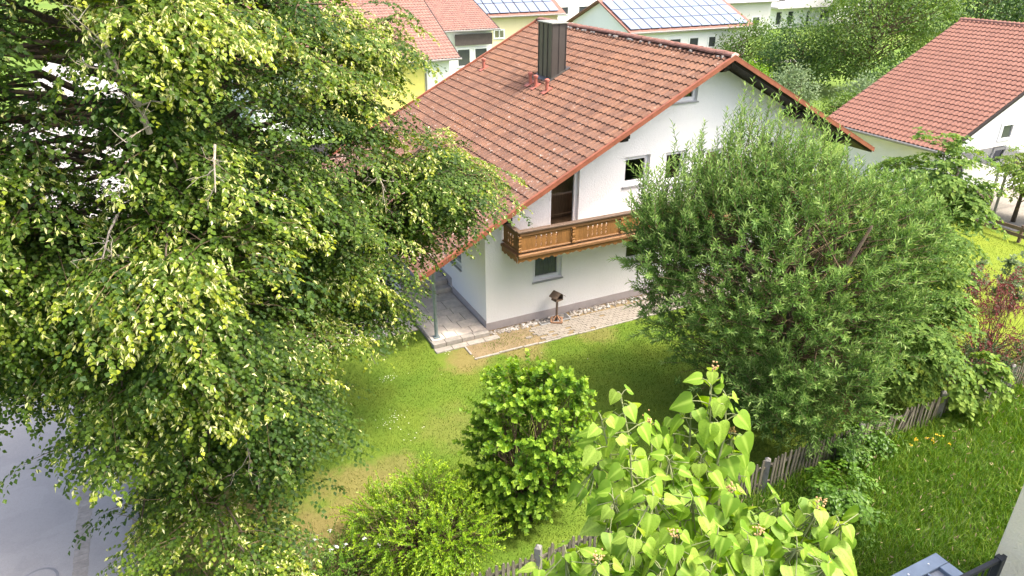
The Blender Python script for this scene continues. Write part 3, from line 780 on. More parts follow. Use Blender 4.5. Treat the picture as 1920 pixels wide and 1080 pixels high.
# wall lamp
lm = MB().box(7.70, 7.86, -.10, 0, 4.70, 4.86).build('wall_lamp', 'black_metal', house)
MB().box(7.72, 7.84, -.14, -.10, 4.66, 4.80).build('lamp_glass', 'white_frame', lm)

# balcony --------------------------------------------------------------
BS0, BS1, BT = .60, 12.3, -1.05
bal = MB().box(BS0 + .06, BS1 - .06, BT + .06, -.002, 2.78, 2.90).build('balcony', 'balcony_beam', house); bal['label'] = 'brown carved wooden balcony with pierced boards'
def rail(p0, p1, w, h, name='rail', mat='balcony_rail'):
    return MB().bar(p0, p1, w, h).build(name, mat, bal, bevel=.012)
zt = 3.60
rail((BS0 - .07, BT, zt), (BS1, BT, zt), .17, .06); rail((BS0 - .01, BT + .085, zt - .001), (BS0 - .01, -.01, zt - .001), .17, .06)
rail((BS0, BT, zt - .09), (BS1, BT, zt - .09), .10, .10, mat='balcony_beam'); rail((BS0, BT + .05, zt - .09), (BS0, -.01, zt - .09), .10, .10, mat='balcony_beam')
rail((BS0, BT, 2.98), (BS1, BT, 2.98), .09, .055, mat='balcony_beam'); rail((BS0, BT + .045, 2.98), (BS0, -.01, 2.98), .09, .055, mat='balcony_beam')
rail((BS0 - .05, BT - .03, 2.855), (BS1, BT - .03, 2.855), .15, .10, mat='balcony_beam'); rail((BS0 - .03, BT + .045, 2.855), (BS0 - .03, -.01, 2.855), .14, .10, mat='balcony_beam')
# scalloped fascia
def fascia(L):
    top = []; n = int(L / .03); bot = []
    for k in range(n + 1):
        x = L * k / n; ph = (x % .42) / .42
        z = -.16 + .045 * abs(math.sin(ph * math.pi)) + .018 * math.sin(ph * 4 * math.pi)
        bot.append((x, z))
    return [(0, 0)] + bot + [(L, 0)]
def strip_fascia(L, tf_):
    f = fascia(L); mb = MB(); bt = f[1:-1]
    for (xa, za), (xb, zb) in zip(bt[:-1], bt[1:]):
        mb.prism([tf_(xa, 0, 0), tf_(xb, 0, 0), tf_(xb, 0, zb), tf_(xa, 0, za)], np.array(tf_(0, .03, 0)) - np.array(tf_(0, 0, 0)))
    return mb
strip_fascia(BS1 - BS0 + .05, lambda x, d, z: (BS0 - .05 + x, BT - .06 + d, 2.81 + z)).build('fascia', 'balcony_wood', bal)
strip_fascia(1.0, lambda x, d, z: (BS0 - .085 + d, BT - .02 + x, 2.81 + z)).build('fascia', 'balcony_wood', bal)
# pierced boards: the openings are notches in neighbouring boards' edges
BW = .1655
def notch(side, pattern):
    """edge profile (offset, z) going up"""
    pts = []
    if pattern:
        for (zc, hh, dd) in ((3.11, .070, .036), (3.215, .026, .024), (3.345, .070, .036)):
            pts += [(0, zc - hh), (dd * .8, zc - hh * .45), (dd, zc), (dd * .7, zc + hh * .5), (0, zc + hh)]
    return pts
def board_mesh(l, r):
    za, zb = 3.005, 3.465; hw = BW / 2 - .002
    right = [(hw - o_, z) for o_, z in notch(1, r)]; left = [(-hw + o_, z) for o_, z in notch(-1, l)]
    pts = [(-hw, za), (hw, za)] + right + [(hw, zb), (-hw, zb)] + left[::-1]
    mb = MB(); mb.prism([(x, -.011, z) for x, z in pts], (0, .022, 0)); me = mb.mesh('board'); me.materials.append(MATS['balcony_wood']); return me
BM = {(l, r): board_mesh(l, r) for l in (0, 1) for r in (0, 1)}
posts = [BS0] + [2.37 + 1.70 * k for k in range(6)]
for a0, a1 in zip(posts[:-1], posts[1:]):
    n = 10; st = (a1 - a0 - .10) / n
    for k in range(n):
        l = 1 if 3 <= k <= 7 else 0; r = 1 if 2 <= k <= 6 else 0
        o = bpy.data.objects.new('board', BM[(l, r)]); COL.objects.link(o); o.parent = bal
        o.location = (a0 + .05 + st * (k + .5), BT, random.uniform(-.002, .002)); o.scale = (st / BW, 1, 1)
n = 6; st = .95 / n
for k in range(n):
    l = 1 if 2 <= k <= 4 else 0; r = 1 if 1 <= k <= 3 else 0
    o = bpy.data.objects.new('board', BM[(l, r)]); COL.objects.link(o); o.parent = bal
    o.location = (BS0, BT + .06 + st * (k + .5), 0); o.rotation_euler = (0, 0, math.pi / 2); o.scale = (st / BW, 1, 1)
# carved posts
pm = MB(); zs = [(2.99, .05), (3.04, .05), (3.06, .032), (3.10, .055), (3.14, .032), (3.18, .045), (3.25, .055), (3.30, .036), (3.34, .052), (3.38, .036), (3.42, .055), (3.465, .055)]
pm.tube([(0, 0, z) for z, r in zs], [r * 1.25 for z, r in zs], 4)
pme = pm.mesh('baluster'); pme.materials.append(MATS['balcony_wood'])
for s_ in posts:
    o = bpy.data.objects.new('baluster', pme); COL.objects.link(o); o.parent = bal; o.location = (s_, BT - .035, 0); o.rotation_euler = (0, 0, math.pi / 4)
for s_ in (1.5, 3.6, 5.7, 7.8, 9.9, 12.0):
    MB().prism([(s_ - .07, -.002, 2.775), (s_ - .07, -.98, 2.775), (s_ - .07, -.98, 2.68), (s_ - .07, -.8, 2.62), (s_ - .07, -.002, 2.60)], (.14, 0, 0)).build('bracket', 'dark_timber', bal)

# low wall along the landing -------------------------------------------
lw = local_root('low_wall', -1.87, 2.9, label='low white garden wall with grey plinth beside the entrance steps', cat='wall')
MB().box(-.07, .07, 0, 7.4, 0, .64).build('wall', 'white_plaster', lw, bevel=.01)
MB().box(-.085, -.071, -.012, 7.4, 0, .16).build('plinth', 'plinth_paint', lw)
# entrance wing behind the trees
wing = local_root('entrance_wing', -4.6, 10.9, label='white entrance wing with brown curtained window, half hidden by the linden', cat='building')
MB().box(0, 4.2, .2, 4, 0, 2.5).build('wall', 'white_plaster', wing)
w_ = window(wing, 1.9, 2.9, .7, 2.1, .2 - .06, lambda x, d, z: (x, d, z), 'far', sill=False)
MB().box(-.3, 4.4, -.1, 4.2, 2.5, 2.62).build('roof', 'dark_timber', wing)

# bird feeder and grate ------------------------------------------------
fd = local_root('bird_feeder', 2.28, -.42, .03, rz=.25, label='small wooden bird feeder house on a post by the gable wall', cat='bird feeder')
fw = 'rail_wood'
simple('feeder_wood', (.11, .078, .055), .85, .3, 9); simple('feeder_foot', (.30, .17, .10), .85, .25, 9)
fd.scale = (.86, .86, .92)
MB().box(-.03, .03, -.03, .03, .03, .82).build('post', 'feeder_wood', fd)
for k in range(4):
    o = MB().bar((-.2, -.2, .03), (.2, -.2, .03), .05, .05).build('foot_beam', 'feeder_foot', fd); o.rotation_euler = (0, 0, k * math.pi / 2 + math.pi / 4)
    o = MB().bar((.19, 0, .06), (.02, 0, .22), .035, .035).build('brace', 'feeder_foot', fd); o.rotation_euler = (0, 0, k * math.pi / 2)
MB().box(-.17, .17, -.14, .14, .82, .845).build('tray', 'feeder_wood', fd)
MB().box(-.17, -.15, -.13, .13, .845, 1.0).box(.15, .17, -.13, .13, .845, 1.0).box(-.15, .15, .08, .095, .845, .98).build('house', 'feeder_wood', fd)
for sg in (-1, 1):
    for k in range(4):
        f0, f1 = k / 4, (k + .94) / 4
        p = lambda f: (sg * .01 + sg * .23 * f, 1.115 - .17 * f + .002 * k)
        (xa, za), (xb, zb) = p(f0), p(f1)
        MB().prism([(xa, -.2, za), (xb, -.2, zb), (xb, -.2, zb + .014), (xa, -.2, za + .014)], (0, .4, 0)).build('roof_board', 'feeder_wood', fd)
gr = local_root('floor_grate', 2.25, -.28, .03, label='dark metal grate set in the path under the bird feeder', cat='grate')
MB().box(-.52, .52, -.17, .17, -.02, .008).build('pit', 'room_dark', gr)
MB().box(-.55, .55, -.2, -.172, -.02, .02).box(-.55, .55, .172, .2, -.02, .02).box(-.55, -.522, -.17, .17, -.02, .02).box(.522, .55, -.17, .17, -.02, .02).build('frame', 'sill_metal', gr)
br = MB()
for k in range(26): br.box(-.51 + k * .04, -.495 + k * .04, -.17, .17, .0085, .016)
for k in range(7): br.box(-.52, .52, -.15 + k * .048, -.144 + k * .048, .009, .0155)
tag(br.build('bars', 'gutter_metal', gr), kind='stuff')

# picket fence ---------------------------------------------------------
FT = -9.38
fence = local_root('picket_fence', 0, FT, label='weathered grey brown wooden picket fence with concrete posts across the garden', cat='fence')
pk = []
for v in range(3):
    w_ = .027 + .002 * v; hh = .92 + .02 * v
    mb = MB(); mb.prism([(-w_, -.011, .04), (w_, -.011, .04), (w_, -.011, hh - .04), (w_ * .45, -.011, hh), (-w_ * .45, -.011, hh), (-w_, -.011, hh - .04)], (0, .022, 0))
    me = mb.mesh('picket'); me.materials.append(MATS['fence_wood']); pk.append(me)
def fz(x): return .05 * math.sin(x * .55)
x = -9.4; posts_x = [-8.7, -6.0, -3.12, -.3, 2.5, 5.4, 8.3, 11.1, 13.9, 16.7]
while x < 18:
    near = min(abs(x - q) for q in posts_x)
    if near > .085 and not (5.05 < x < 5.3 or 6.0 < x < 6.2):
        o = bpy.data.objects.new('picket', random.choice(pk)); COL.objects.link(o); o.parent = fence
        o.location = (x, random.uniform(-.004, .004), random.uniform(-.02, .02) + fz(x)); o.rotation_euler = (random.gauss(0, .015), random.gauss(0, .022) + (.28 if abs(x - 6.7) < .15 else 0), random.gauss(0, .05))
    x += .112 + random.uniform(-.008, .012)
for a0, a1 in zip(posts_x[:-1], posts_x[1:]):
    for z in (.24, .70):
        MB().bar((a0 + .03, .045, z + fz(a0)), (a1 - .03, .045, z + fz(a1)), .05, .06).build('rail', 'fence_wood', fence)
for q in posts_x:
    MB().tube([(q, .05, -.1), (q, .05, .93), (q, .05, .98)], [.105, .085, .03], 4).build('post', 'fence_concrete', fence).rotation_euler = (0, 0, 0)
# two-rail fence of the far garden
rf = local_root('rail_fence', 22.45, 0, label='low brown two-rail garden fence on the right lawn', cat='fence')
for y in (1.6, -.6, -2.8, -5.0, -7.2):
    MB().box(-.05, .05, y - .05, y + .05, 0, .72).build('post', 'rail_wood', rf)
for z in (.30, .58):
    for y0, y1 in ((1.6, -.6), (-.6, -2.8), (-2.8, -5.0), (-5, -7.2)):
        MB().bar((-.07, y0, z), (-.07, y1 + .01, z), .035, .14).build('rail', 'rail_wood', rf)

# ================================================================== VEGETATION
def tree_root(name, x, y, label, cat='tree', group=None):
    return empty(name, (x, y, 0), 0, label, cat, group)
def rel(parent, P): return P - np.array(parent.location)
def leaves(root, name, tpl, P, d, n, size, tint, mat, width=None):
    v, f, t = scatter(tpl[0], tpl[1], rel(root, P), d, n, size, np.clip(tint, 0, 1), width)
    return crown(name, [(v, f, t)], mat, root)

# ---- the big linden ----
rng = np.random.default_rng(33)
LX, LY = W(-8, -3.3)[:2]
linden = tree_root('linden_tree', LX, LY, 'huge flowering linden tree filling the left side beside the road')
LB = [((-6.9, 12.8, 8.3), (4.1, 4.4, 5.6)), ((-5.2, 10.3, 4.6), (1.9, 2.3, 2.4)), ((-4.9, 8.8, 2.6), (1.1, .9, 1.0)), ((-4.4, 8.3, 2.2), (.7, .7, .7)), ((-1.98, 15.0, 6.4), (1.35, 1.5, 1.15)), ((-1.25, 15.1, 5.45), (.65, .75, .5)),
      ((-2.35, 15.3, 5.0), (.85, .85, .45)), ((-3.8, 13.4, 4.4), (1.3, 1.3, 1.3)), ((-3.3, 12.8, 3.9), (.75, .8, .8)), ((-3.8, 12.9, 5.5), (1.1, 1.1, 1.1)), ((-5.6, 11.2, 2.9), (1.4, 1.4, .9)), ((-4.2, 10.6, 3.2), (.7, 1.0, .9)), ((-3.2, 14.6, 9.2), (.9, 1.2, 1.3)), ((-8.5, 11.2, 5.0), (1.7, 1.6, 1.4)),
      ((-4.6, 9.4, 6.6), (1.4, 1.4, 1.6)), ((-7.2, 9.6, 7.4), (1.5, 1.3, 1.5)), ((-5.0, 10.6, 9.6), (1.4, 1.5, 1.5)), ((-3.6, 14.1, 8.1), (.9, .9, .9)), ((-3.0, 14.3, 7.4), (.8, .8, .8)), ((-8.2, 11.0, 7.2), (1.4, 1.4, 1.4)), ((-6.4, 10.2, 6.6), (1.2, 1.1, 1.2)), ((-7.7, 10.5, 6.1), (1.2, 1.1, 1.2)), ((-4.4, 12.6, 6.3), (.9, .9, .9)), ((-1.9, 15.0, 5.7), (1.0, 1.0, .7))]
CP, CN = hull_points(LB, 432, .84, 1.06, 1.4, .84)
toc = nrm(camP - CP); face = (CN * toc).sum(1)
kp = (face > -.15) | (rng.uniform(0, 1, len(CP)) < .55); CP, CN, face = CP[kp], CN[kp], face[kp]
SP = []; SD = []; SL = []; SB = []; SF = []
for p, n_, fc in zip(CP, CN, face):
    k = rng.integers(7, 11); br_ = np.clip(.54 + .30 * n_[2] + rng.normal(0, .27), 0, 1)  # upward clumps tinted lighter: flowering sprays, plus sunlit tops put into leaf colour
    ho = np.array([n_[0], n_[1], 0]) + 1e-3; ho = ho / np.linalg.norm(ho)
    for i in range(k):
        dd = ho * rng.uniform(.45, 1.0) + np.array([rng.normal(0, .55), rng.normal(0, .55), 0]) + UP * (.12 + .35 * max(0, n_[2]))
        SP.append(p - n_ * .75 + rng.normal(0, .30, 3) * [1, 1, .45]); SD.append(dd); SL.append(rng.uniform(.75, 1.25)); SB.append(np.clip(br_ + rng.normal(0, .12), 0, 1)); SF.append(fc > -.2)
# inner sprays so that the crown is dense, not hollow
IP, IN = hull_points(LB[:1] * 2 + LB, 540, .35, .80, 2.2, .0)
for p, n_ in zip(IP, IN):
    SP.append(p); SD.append(np.array([n_[0], n_[1], .1]) + rng.normal(0, .3, 3) * [1, 1, .2]); SL.append(rng.uniform(1.0, 1.6)); SB.append(0); SF.append(False)  # darkest tint here: shade inside the crown put into leaf colour
SP = np.array(SP); SD = np.array(SD); SL = np.array(SL); SB = np.array(SB)
print('linden sprays', len(SP))
SF = np.array(SF); AX = []; parts = []; bparts = []
for near, nsd, nlf, tpl in ((True, 12, 9, HEART), (False, 10, 8, LANCE)):
    k = SF == near; m_ = nsd * nlf
    P, d, n_, age, ax = sprays(SP[k], SD[k], SL[k], nsd, nlf, .22, .62, .48)
    AX += [np.vstack([q[None], a_[2::4]]) for q, a_ in zip(SP[k], ax)]
    bright = np.repeat(SB[k], m_)
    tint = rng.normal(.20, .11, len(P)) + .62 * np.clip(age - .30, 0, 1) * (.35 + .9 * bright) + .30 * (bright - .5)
    sz = rng.uniform(.047, .078, len(P)) if near else rng.uniform(.065, .10, len(P))
    v, f, t_ = scatter(tpl[0], tpl[1], rel(linden, P), d, n_, sz, np.clip(tint, 0, 1), None if near else sz * .85)
    parts.append((v, f, t_))
    bm_ = (age > .5) & (rng.uniform(0, 1, len(P)) < .03 + .50 * bright ** 2.2)
    Pb = np.repeat(P[bm_], 2, 0); nb = len(Pb)
    db = -UP * .55 + d[bm_].repeat(2, 0) * .8 + rv(nb, .4)
    v, f, t_ = scatter(LANCE[0], LANCE[1], rel(linden, Pb + rv(nb, .012) + UP * .014), db, UP * .6 + rv(nb, .5) + np.repeat(nrm(SD[k]), m_, 0)[bm_].repeat(2, 0), rng.uniform(.065, .105, nb), rng.uniform(0, 1, nb), rng.uniform(.022, .036, nb))
    bparts.append((v, f, t_))
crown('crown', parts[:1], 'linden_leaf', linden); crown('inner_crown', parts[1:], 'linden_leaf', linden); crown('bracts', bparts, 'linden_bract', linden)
r0 = np.array([0, 0, 0.]); tr = MB()
tr.tube([(0, 0, -.2), (.05, 0, .4), (.1, .1, 1.5), (.15, .05, 3.2), (.1, .0, 5.5), (-.1, .1, 8), (-.1, 0, 10.5), (0, 0, 13)], [.62, .5, .42, .38, .30, .22, .13, .05], 12)
tr.build('trunk', 'bark', linden, smooth=True)
bw = MB(); base = np.array(linden.location)
for p in CP:
    zt_ = min(11.5, max(2.0, p[2] - rng.uniform(.3, 1.6))); q = np.array([base[0], base[1], zt_])
    if p[0] > -3.9 and p[1] > 13 and p[2] < 8.2:      # the long limb towards the roof carries its own boughs
        q = np.array([-3.0, 14.2, 5.6]) + rng.normal(0, .12, 3)
        if np.linalg.norm(p - q) < .4: continue
        bw.tube(np.array(limb(q, p, 5, .04, .03)) - base, [.03, .024, .018, .012, .007], 5, False); continue
    pts = limb(q, p, 6, .06, .03); bw.tube(np.array(pts) - base, [.075, .06, .045, .032, .022, .012], 5, False)
bw.tube(np.array([(base[0], base[1], 4.2), (-5.6, 13.3, 5.2), (-4.2, 13.8, 5.7), (-3.0, 14.2, 5.6), (-2.1, 14.9, 5.5)]) - base, [.14, .11, .085, .06, .03], 7, False)
bw.build('branches', 'bark', linden, smooth=True)
tw = MB()
for a_ in AX:
    tw.tube(a_ - base, np.linspace(.009, .003, len(a_)), 3, False)
tag(tw.build('twigs', 'twig_bark', linden), kind='stuff')
def dead_branch(pts, rad, ntw, ln, par):
    base = np.array(par.location); mb = MB(); pts = [np.array(p, float) for p in pts]
    mb.tube(np.array(pts) - base, np.linspace(rad, rad * .35, len(pts)), 6, False)
    for k in range(ntw):
        i = rng.integers(0, len(pts) - 1); f = rng.uniform(0, 1); p = pts[i] * (1 - f) + pts[i + 1] * f
        dv = nrm(pts[-1] - pts[0]) * .5 + rng.normal(0, .55, 3); q = p + nrm(dv) * ln * rng.uniform(.4, 1.1)
        a_ = limb(p, q, 4, rng.uniform(-.1, .1), .06); mb.tube(np.array(a_) - base, [rad * .32, rad * .24, rad * .16, .003], 4, False)
        for j in range(3):
            q0 = a_[rng.integers(1, 4)]; q1 = q0 + nrm(dv + rng.normal(0, .8, 3)) * ln * rng.uniform(.2, .45)
            mb.tube(np.array(limb(q0, q1, 3, 0, .06)) - base, [rad * .14, rad * .1, .002], 3, False)
    return mb.build('dead_branch', 'dead_bark', par)
dead_branch([(-4.75, 9.25, 8.75), (-4.72, 9.1, 9.15), (-4.83, 9.0, 9.55), (-4.92, 8.95, 10.0)], .045, 11, .75, linden)
for q in [((-3.9, 9.2, 8.6), (-3.75, 8.6, 8.15)), ((-5.3, 9.0, 7.7), (-5.25, 8.35, 7.35)), ((-4.4, 9.4, 4.6), (-4.0, 8.6, 3.7)), ((-4.0, 10.0, 3.5), (-3.75, 9.5, 2.9)), ((-2.7, 13.2, 7.2), (-2.3, 12.4, 6.9)), ((-6.6, 8.9, 8.9), (-6.7, 8.2, 8.5)), ((-1.6, 14.9, 5.6), (-1.45, 14.6, 4.55)), ((-3.3, 13.0, 3.9), (-2.85, 12.6, 3.1))]:
    dead_branch([q[0], (np.array(q[0]) + np.array(q[1])) / 2 + [0, 0, .06], q[1]], .02, 7, .5, linden)

# ---- willow ----
rng = np.random.default_rng(5)
willow = tree_root('willow_tree', 6.6, 15.2, 'dense willow with narrow grey green leaves in front of the gable wall')
WB = [((6.3, 15.2, 3.5), (3.2, 2.8, 2.9)), ((6.1, 15.7, 5.4), (1.9, 1.8, 1.2)), ((4.0, 15.5, 4.2), (1.4, 1.4, 1.4)), ((8.5, 15.7, 4.2), (1.8, 1.8, 2.0)), ((6.6, 13.3, 1.9), (1.9, 1.1, 1.5))]
CP, CN = hull_points(WB, 620, .72, 1.03, .5, .8)
lump = np.sin(CP[:, 0] * 2.1 + 1.3) + np.sin(CP[:, 1] * 2.6) + np.sin(CP[:, 2] * 2.9 + CP[:, 0]); kp = lump > rng.normal(-1.55, .45, len(CP)); CP, CN = CP[kp], CN[kp]
IP, IN = hull_points(WB, 150, .3, .7, .6, .3); CPa = np.vstack([CP, IP]); CNa = np.vstack([CN, IN])
SP = []; SD = []; SL = []
for p, n_ in zip(CPa, CNa):
    for i in range(rng.integers(4, 7)):
        SP.append(p - n_ * .35 + rng.normal(0, .24, 3)); SD.append(n_ * .55 + UP * rng.uniform(.35, .95) + rng.normal(0, .35, 3)); SL.append(rng.uniform(.4, .8))
# long upright shoots on top
for i in range(90):
    k = rng.uniform(0, 1); p = np.array([np.clip(rng.normal(5.9, 1.3), 3.7, 8.3), rng.normal(15.6, .8), 0]); p[2] = 6.3 - .28 * (p[0] - 5.9) ** 2 + rng.normal(0, .3)
    SP.append(p); SD.append(np.array([rng.normal(-.05, .18), rng.normal(0, .15), 1.0])); SL.append(rng.uniform(.8, 1.6))
for i in range(70):
    x_ = rng.uniform(3.0, 6.2); q = np.array([x_, rng.uniform(14.8, 16.4), 4.9 + .25 * (x_ - 3) + rng.uniform(-.5, .9)])
    for j in range(2): SP.append(q + rng.normal(0, .12, 3)); SD.append(np.array([rng.normal(-.08, .2), rng.normal(0, .15), 1.0])); SL.append(rng.uniform(.8, 1.4))
for i in range(46):
    x_ = rng.uniform(3.2, 8.6); q = np.array([x_, rng.uniform(15.0, 16.6), 5.9 - .22 * (x_ - 5.9) ** 2 + rng.uniform(-.4, .5)])
    for j in range(rng.integers(2, 4)): SP.append(q + rng.normal(0, .12, 3)); SD.append(np.array([rng.normal(-.05, .14), rng.normal(0, .12), 1.0])); SL.append(rng.uniform(1.0, 1.75))
for (q, l) in [((5.15, 16.2, 6.5), 1.7), ((5.3, 16.1, 6.7), 1.6), ((5.7, 16.4, 6.6), 1.7), ((4.95, 16.0, 6.1), 1.5), ((6.5, 16.3, 6.5), 1.5), ((6.8, 16.4, 6.4), 1.5), ((7.3, 16.3, 6.1), 1.4), ((4.3, 16, 5.6), 1.1), ((3.7, 15.8, 5.3), 1.0), ((3.4, 15.6, 5.0), .9)]:
    for j in range(4): SP.append(np.array(q) + rng.normal(0, .10, 3)); SD.append(np.array([rng.normal(0, .10), rng.normal(0, .1), 1.0])); SL.append(l * rng.uniform(.75, 1.05))
SP = np.array(SP); SD = np.array(SD); SL = np.array(SL)
P, d, n_, age = shoots(SP, SD, SL, 24, .70, .12)
print('willow leaves', len(P))
leaves(willow, 'crown', LANCE, P, d, n_, rng.uniform(.11, .175, len(P)), rng.normal(.28, .15, len(P)) + .55 * age ** 2, 'willow_leaf', rng.uniform(.028, .042, len(P)))
base = np.array(willow.location)
for k in range(7):
    an = k * .9; p1 = np.array([math.cos(an) * .8, math.sin(an) * .7, 3.0]); p2 = np.array([math.cos(an) * 1.7, math.sin(an) * 1.3, 5.2 + rng.uniform(-.6, .6)])
    MB().tube([(math.cos(an) * .18, math.sin(an) * .18, -.1), p1 * [.5, .5, .45], p1, p2], [.13, .11, .08, .03], 8).build('trunk', 'bark', willow, smooth=True)
bw = MB()
for p in CP[::1]:
    q = base + np.array([rng.normal(0, .5), rng.normal(0, .5), max(.5, p[2] - rng.uniform(.6, 1.8))])
    bw.tube(np.array(limb(q, p, 4, .05, .04)) - base, [.018, .014, .010, .005], 4, False)
for i in range(0, len(SP)):
    dd = nrm(SD[i]); bw.tube(np.array([SP[i], SP[i] + dd * SL[i] * .5 - UP * .03 * SL[i], SP[i] + dd * SL[i] - UP * .12 * SL[i]]) - base, [.006, .005, .002], 3, False)
bw.build('branches', 'twig_bark', willow)

# ---- round-leaved tree to the right of the willow ----
def spray_tree(name, x, y, label, blobs, nclump, per, tpl, size, mat, nside=8, nleaf=6, L=(.5, .9), trunk_r=.09, zmin=.3, droop=.6, inner=40, cat='tree', tmean=.3, group=None, wd=None):
    root = tree_root(name, x, y, label, cat, group); cp, cn = hull_points(blobs, nclump, .8, 1.03, zmin, .8)
    ip, inn = hull_points(blobs, inner, .35, .7, zmin, .3)
    a_ = np.vstack([cp, ip]); b_ = np.vstack([cn, inn])
    sp = np.repeat(a_ - b_ * L[0] * .6, per, 0); k = len(sp); sp = sp + rv(k, L[0] * .3)
    sd = np.repeat(b_ * [1, 1, .3], per, 0) + rv(k, .45) * [1, 1, .3] + UP * .15; sl = rng.uniform(L[0], L[1], k)
    P, d, n_, age, ax = sprays(sp, sd, sl, nside, nleaf, .25, droop, .5)
    sz = rng.uniform(size[0], size[1], len(P))
    leaves(root, 'crown', tpl, P, d, n_, sz, rng.normal(tmean, .16, len(P)) + .35 * np.clip(age - .3, 0, 1), mat, None if wd is None else sz * wd)
    base = np.array(root.location); top = max(b[0][2] for b in blobs)
    MB().tube([(0, 0, -.1), (.02, .03, top * .4), (0, 0, top)], [trunk_r, trunk_r * .75, trunk_r * .3], 8).build('trunk', 'bark', root, smooth=True)
    bw = MB()
    for p in cp:
        q = np.array([x, y, max(.2, min(top, p[2] - rng.uniform(.2, 1.0) * top * .3))]); bw.tube(np.array(limb(q, p, 4, .05, .04)) - base, [trunk_r * .3, trunk_r * .22, trunk_r * .15, trunk_r * .06], 4, False)
    bw.build('branches', 'twig_bark', root)
    return root
spray_tree('hazel_tree', 10.8, 17.4, 'pale round-leaved tree growing right of the willow', [((10.9, 17.8, 4.1), (1.25, 1.5, 2.5)), ((9.9, 15.7, 1.9), (1.1, 1.1, 1.2)), ((10.8, 17.0, 2.6), (.9, 1.0, 1.4))], 95, 4, HEART, (.075, .12), 'hazel_leaf', 8, 6, (.55, .95))

def shoot_shrub(name, x, y, label, blobs, nclump, per, tpl, size, mat, nleaf=14, L=(.3, .55), spread=.8, wd=None, upd=.5, zmin=.1, inner=30, stem_r=.02, cat='shrub', tmean=.25, tage=.5, group=None, bend=.15):
    root = tree_root(name, x, y, label, cat, group); cp, cn = hull_points(blobs, nclump, .75, 1.0, zmin, .8)
    ip, inn = hull_points(blobs, inner, .2, .7, zmin, .2)
    a_ = np.vstack([cp, ip]); b_ = np.vstack([cn, inn])
    sp = np.repeat(a_ - b_ * L[0] * .6, per, 0); k = len(sp); sp = sp + rv(k, L[0] * .35)
    sd = np.repeat(b_, per, 0) * .7 + UP * upd + rv(k, .3); sl = rng.uniform(L[0], L[1], k)
    P, d, n_, age = shoots(sp, sd, sl, nleaf, spread, bend)
    sz = rng.uniform(size[0], size[1], len(P))
    leaves(root, 'crown', tpl, P, d, n_, sz, rng.normal(tmean, .13, len(P)) + tage * age ** 2, mat, None if wd is None else sz * wd)
    base = np.array(root.location); bw = MB()
    for p in cp:
        q = np.array([x + rng.normal(0, .08), y + rng.normal(0, .08), 0.0]); bw.tube(np.array(limb(q, p, 5, .04, .04)) - base, [stem_r, stem_r * .8, stem_r * .6, stem_r * .4, stem_r * .2], 4, False)
    for i in range(k):
        dd = nrm(sd[i]); bw.tube(np.array([sp[i], sp[i] + dd * sl[i] - UP * bend * sl[i]]) - base, [stem_r * .25, .002], 3, False)
    bw.build('stems', 'twig_bark', root)
    return root
shoot_shrub('hornbeam_shrub', .45, 11.55, 'rounded glossy mid green shrub behind the picket fence at centre', [((.40, 11.5, 1.75), (1.2, 1.05, 1.55)), ((.15, 11.7, 2.9), (.6, .6, .55)), ((.95, 11.8, 3.0), (.5, .5, .5)), ((0, 11.4, 1.1), (1.0, .85, .8))], 230, 4, HEART, (.075, .115), 'hornbeam_leaf', 11, (.28, .5), .95, None, .45, tmean=.44)
shoot_shrub('privet_shrub', -1.8, 10.3, 'bright yellow green spreading shrub left of the round shrub', [((-1.75, 10.3, .85), (1.25, .9, .75)), ((-1.2, 10.0, 1.0), (.9, .8, .6)), ((-2.4, 10.5, .9), (.8, .7, .5)), ((-1.6, 10.7, 1.3), (.6, .5, .5))], 230, 4, OVAL, (.042, .068), 'privet_leaf', 20, (.3, .62), .75, .8, .4, .1, 40, .015, tmean=.35, bend=.25)
spray_tree('dogwood_shrub', 7.0, 11.4, 'leafy green shrub standing in the tall grass before the fence', [((6.9, 11.5, .70), (.45, .45, .5)), ((7.0, 11.1, .3), (.6, .5, .3)), ((6.2, 10.5, .25), (.5, .4, .25))], 24, 3, OVAL, (.08, .12), 'green_leaf', 6, 5, (.3, .5), .02, .05, .6, 10, 'shrub', .35, wd=1.25)
spray_tree('climbing_vine', 7.9, 13.2, 'green climber growing over the picket fence near the dogwood', [((7.5, 13.0, .65), (.45, .3, .45)), ((8.3, 13.5, .6), (.45, .3, .4))], 17, 3, HEART, (.06, .09), 'green_leaf', 6, 5, (.25, .45), .015, .05, .7, 8, 'climber', .2)
spray_tree('round_leaf_vine', 11.5, 14.9, 'climber with pale round leaves over the right part of the fence', [((11.4, 14.8, .9), (.35, .3, .6)), ((11.7, 14.9, 1.5), (.3, .25, .4)), ((11.1, 14.6, .3), (.3, .25, .25))], 11, 3, HEART, (.10, .15), 'vine_leaf', 5, 4, (.3, .5), .015, .05, .7, 8, 'climber', .45)
shoot_shrub('barberry_shrub', 13.6, 17.5, 'dark red leaved shrub behind the fence at the right edge', [((12.7, 17.2, 1.2), (.8, .8, .9)), ((13.5, 17.4, 1.3), (1.2, 1.0, 1.0)), ((14.6, 17.6, 1.0), (1.3, 1.0, 1.0)), ((13.9, 18.2, 2.2), (.8, .7, .5))], 90, 4, OVAL, (.045, .07), 'red_leaf', 16, (.5, .95), .7, .9, .35, .2, 10, .015, tmean=.45, tage=.4, bend=.3)
shoot_shrub('green_shrub', 12.3, 16.2, 'dark green shrub low behind the fence beside the red shrub', [((12.3, 16.1, .7), (1.0, .8, .7)), ((14.2, 16.7, .6), (1.3, .7, .6))], 70, 4, OVAL, (.05, .08), 'dark_leaf', 12, (.3, .5), .8, .9, .4)
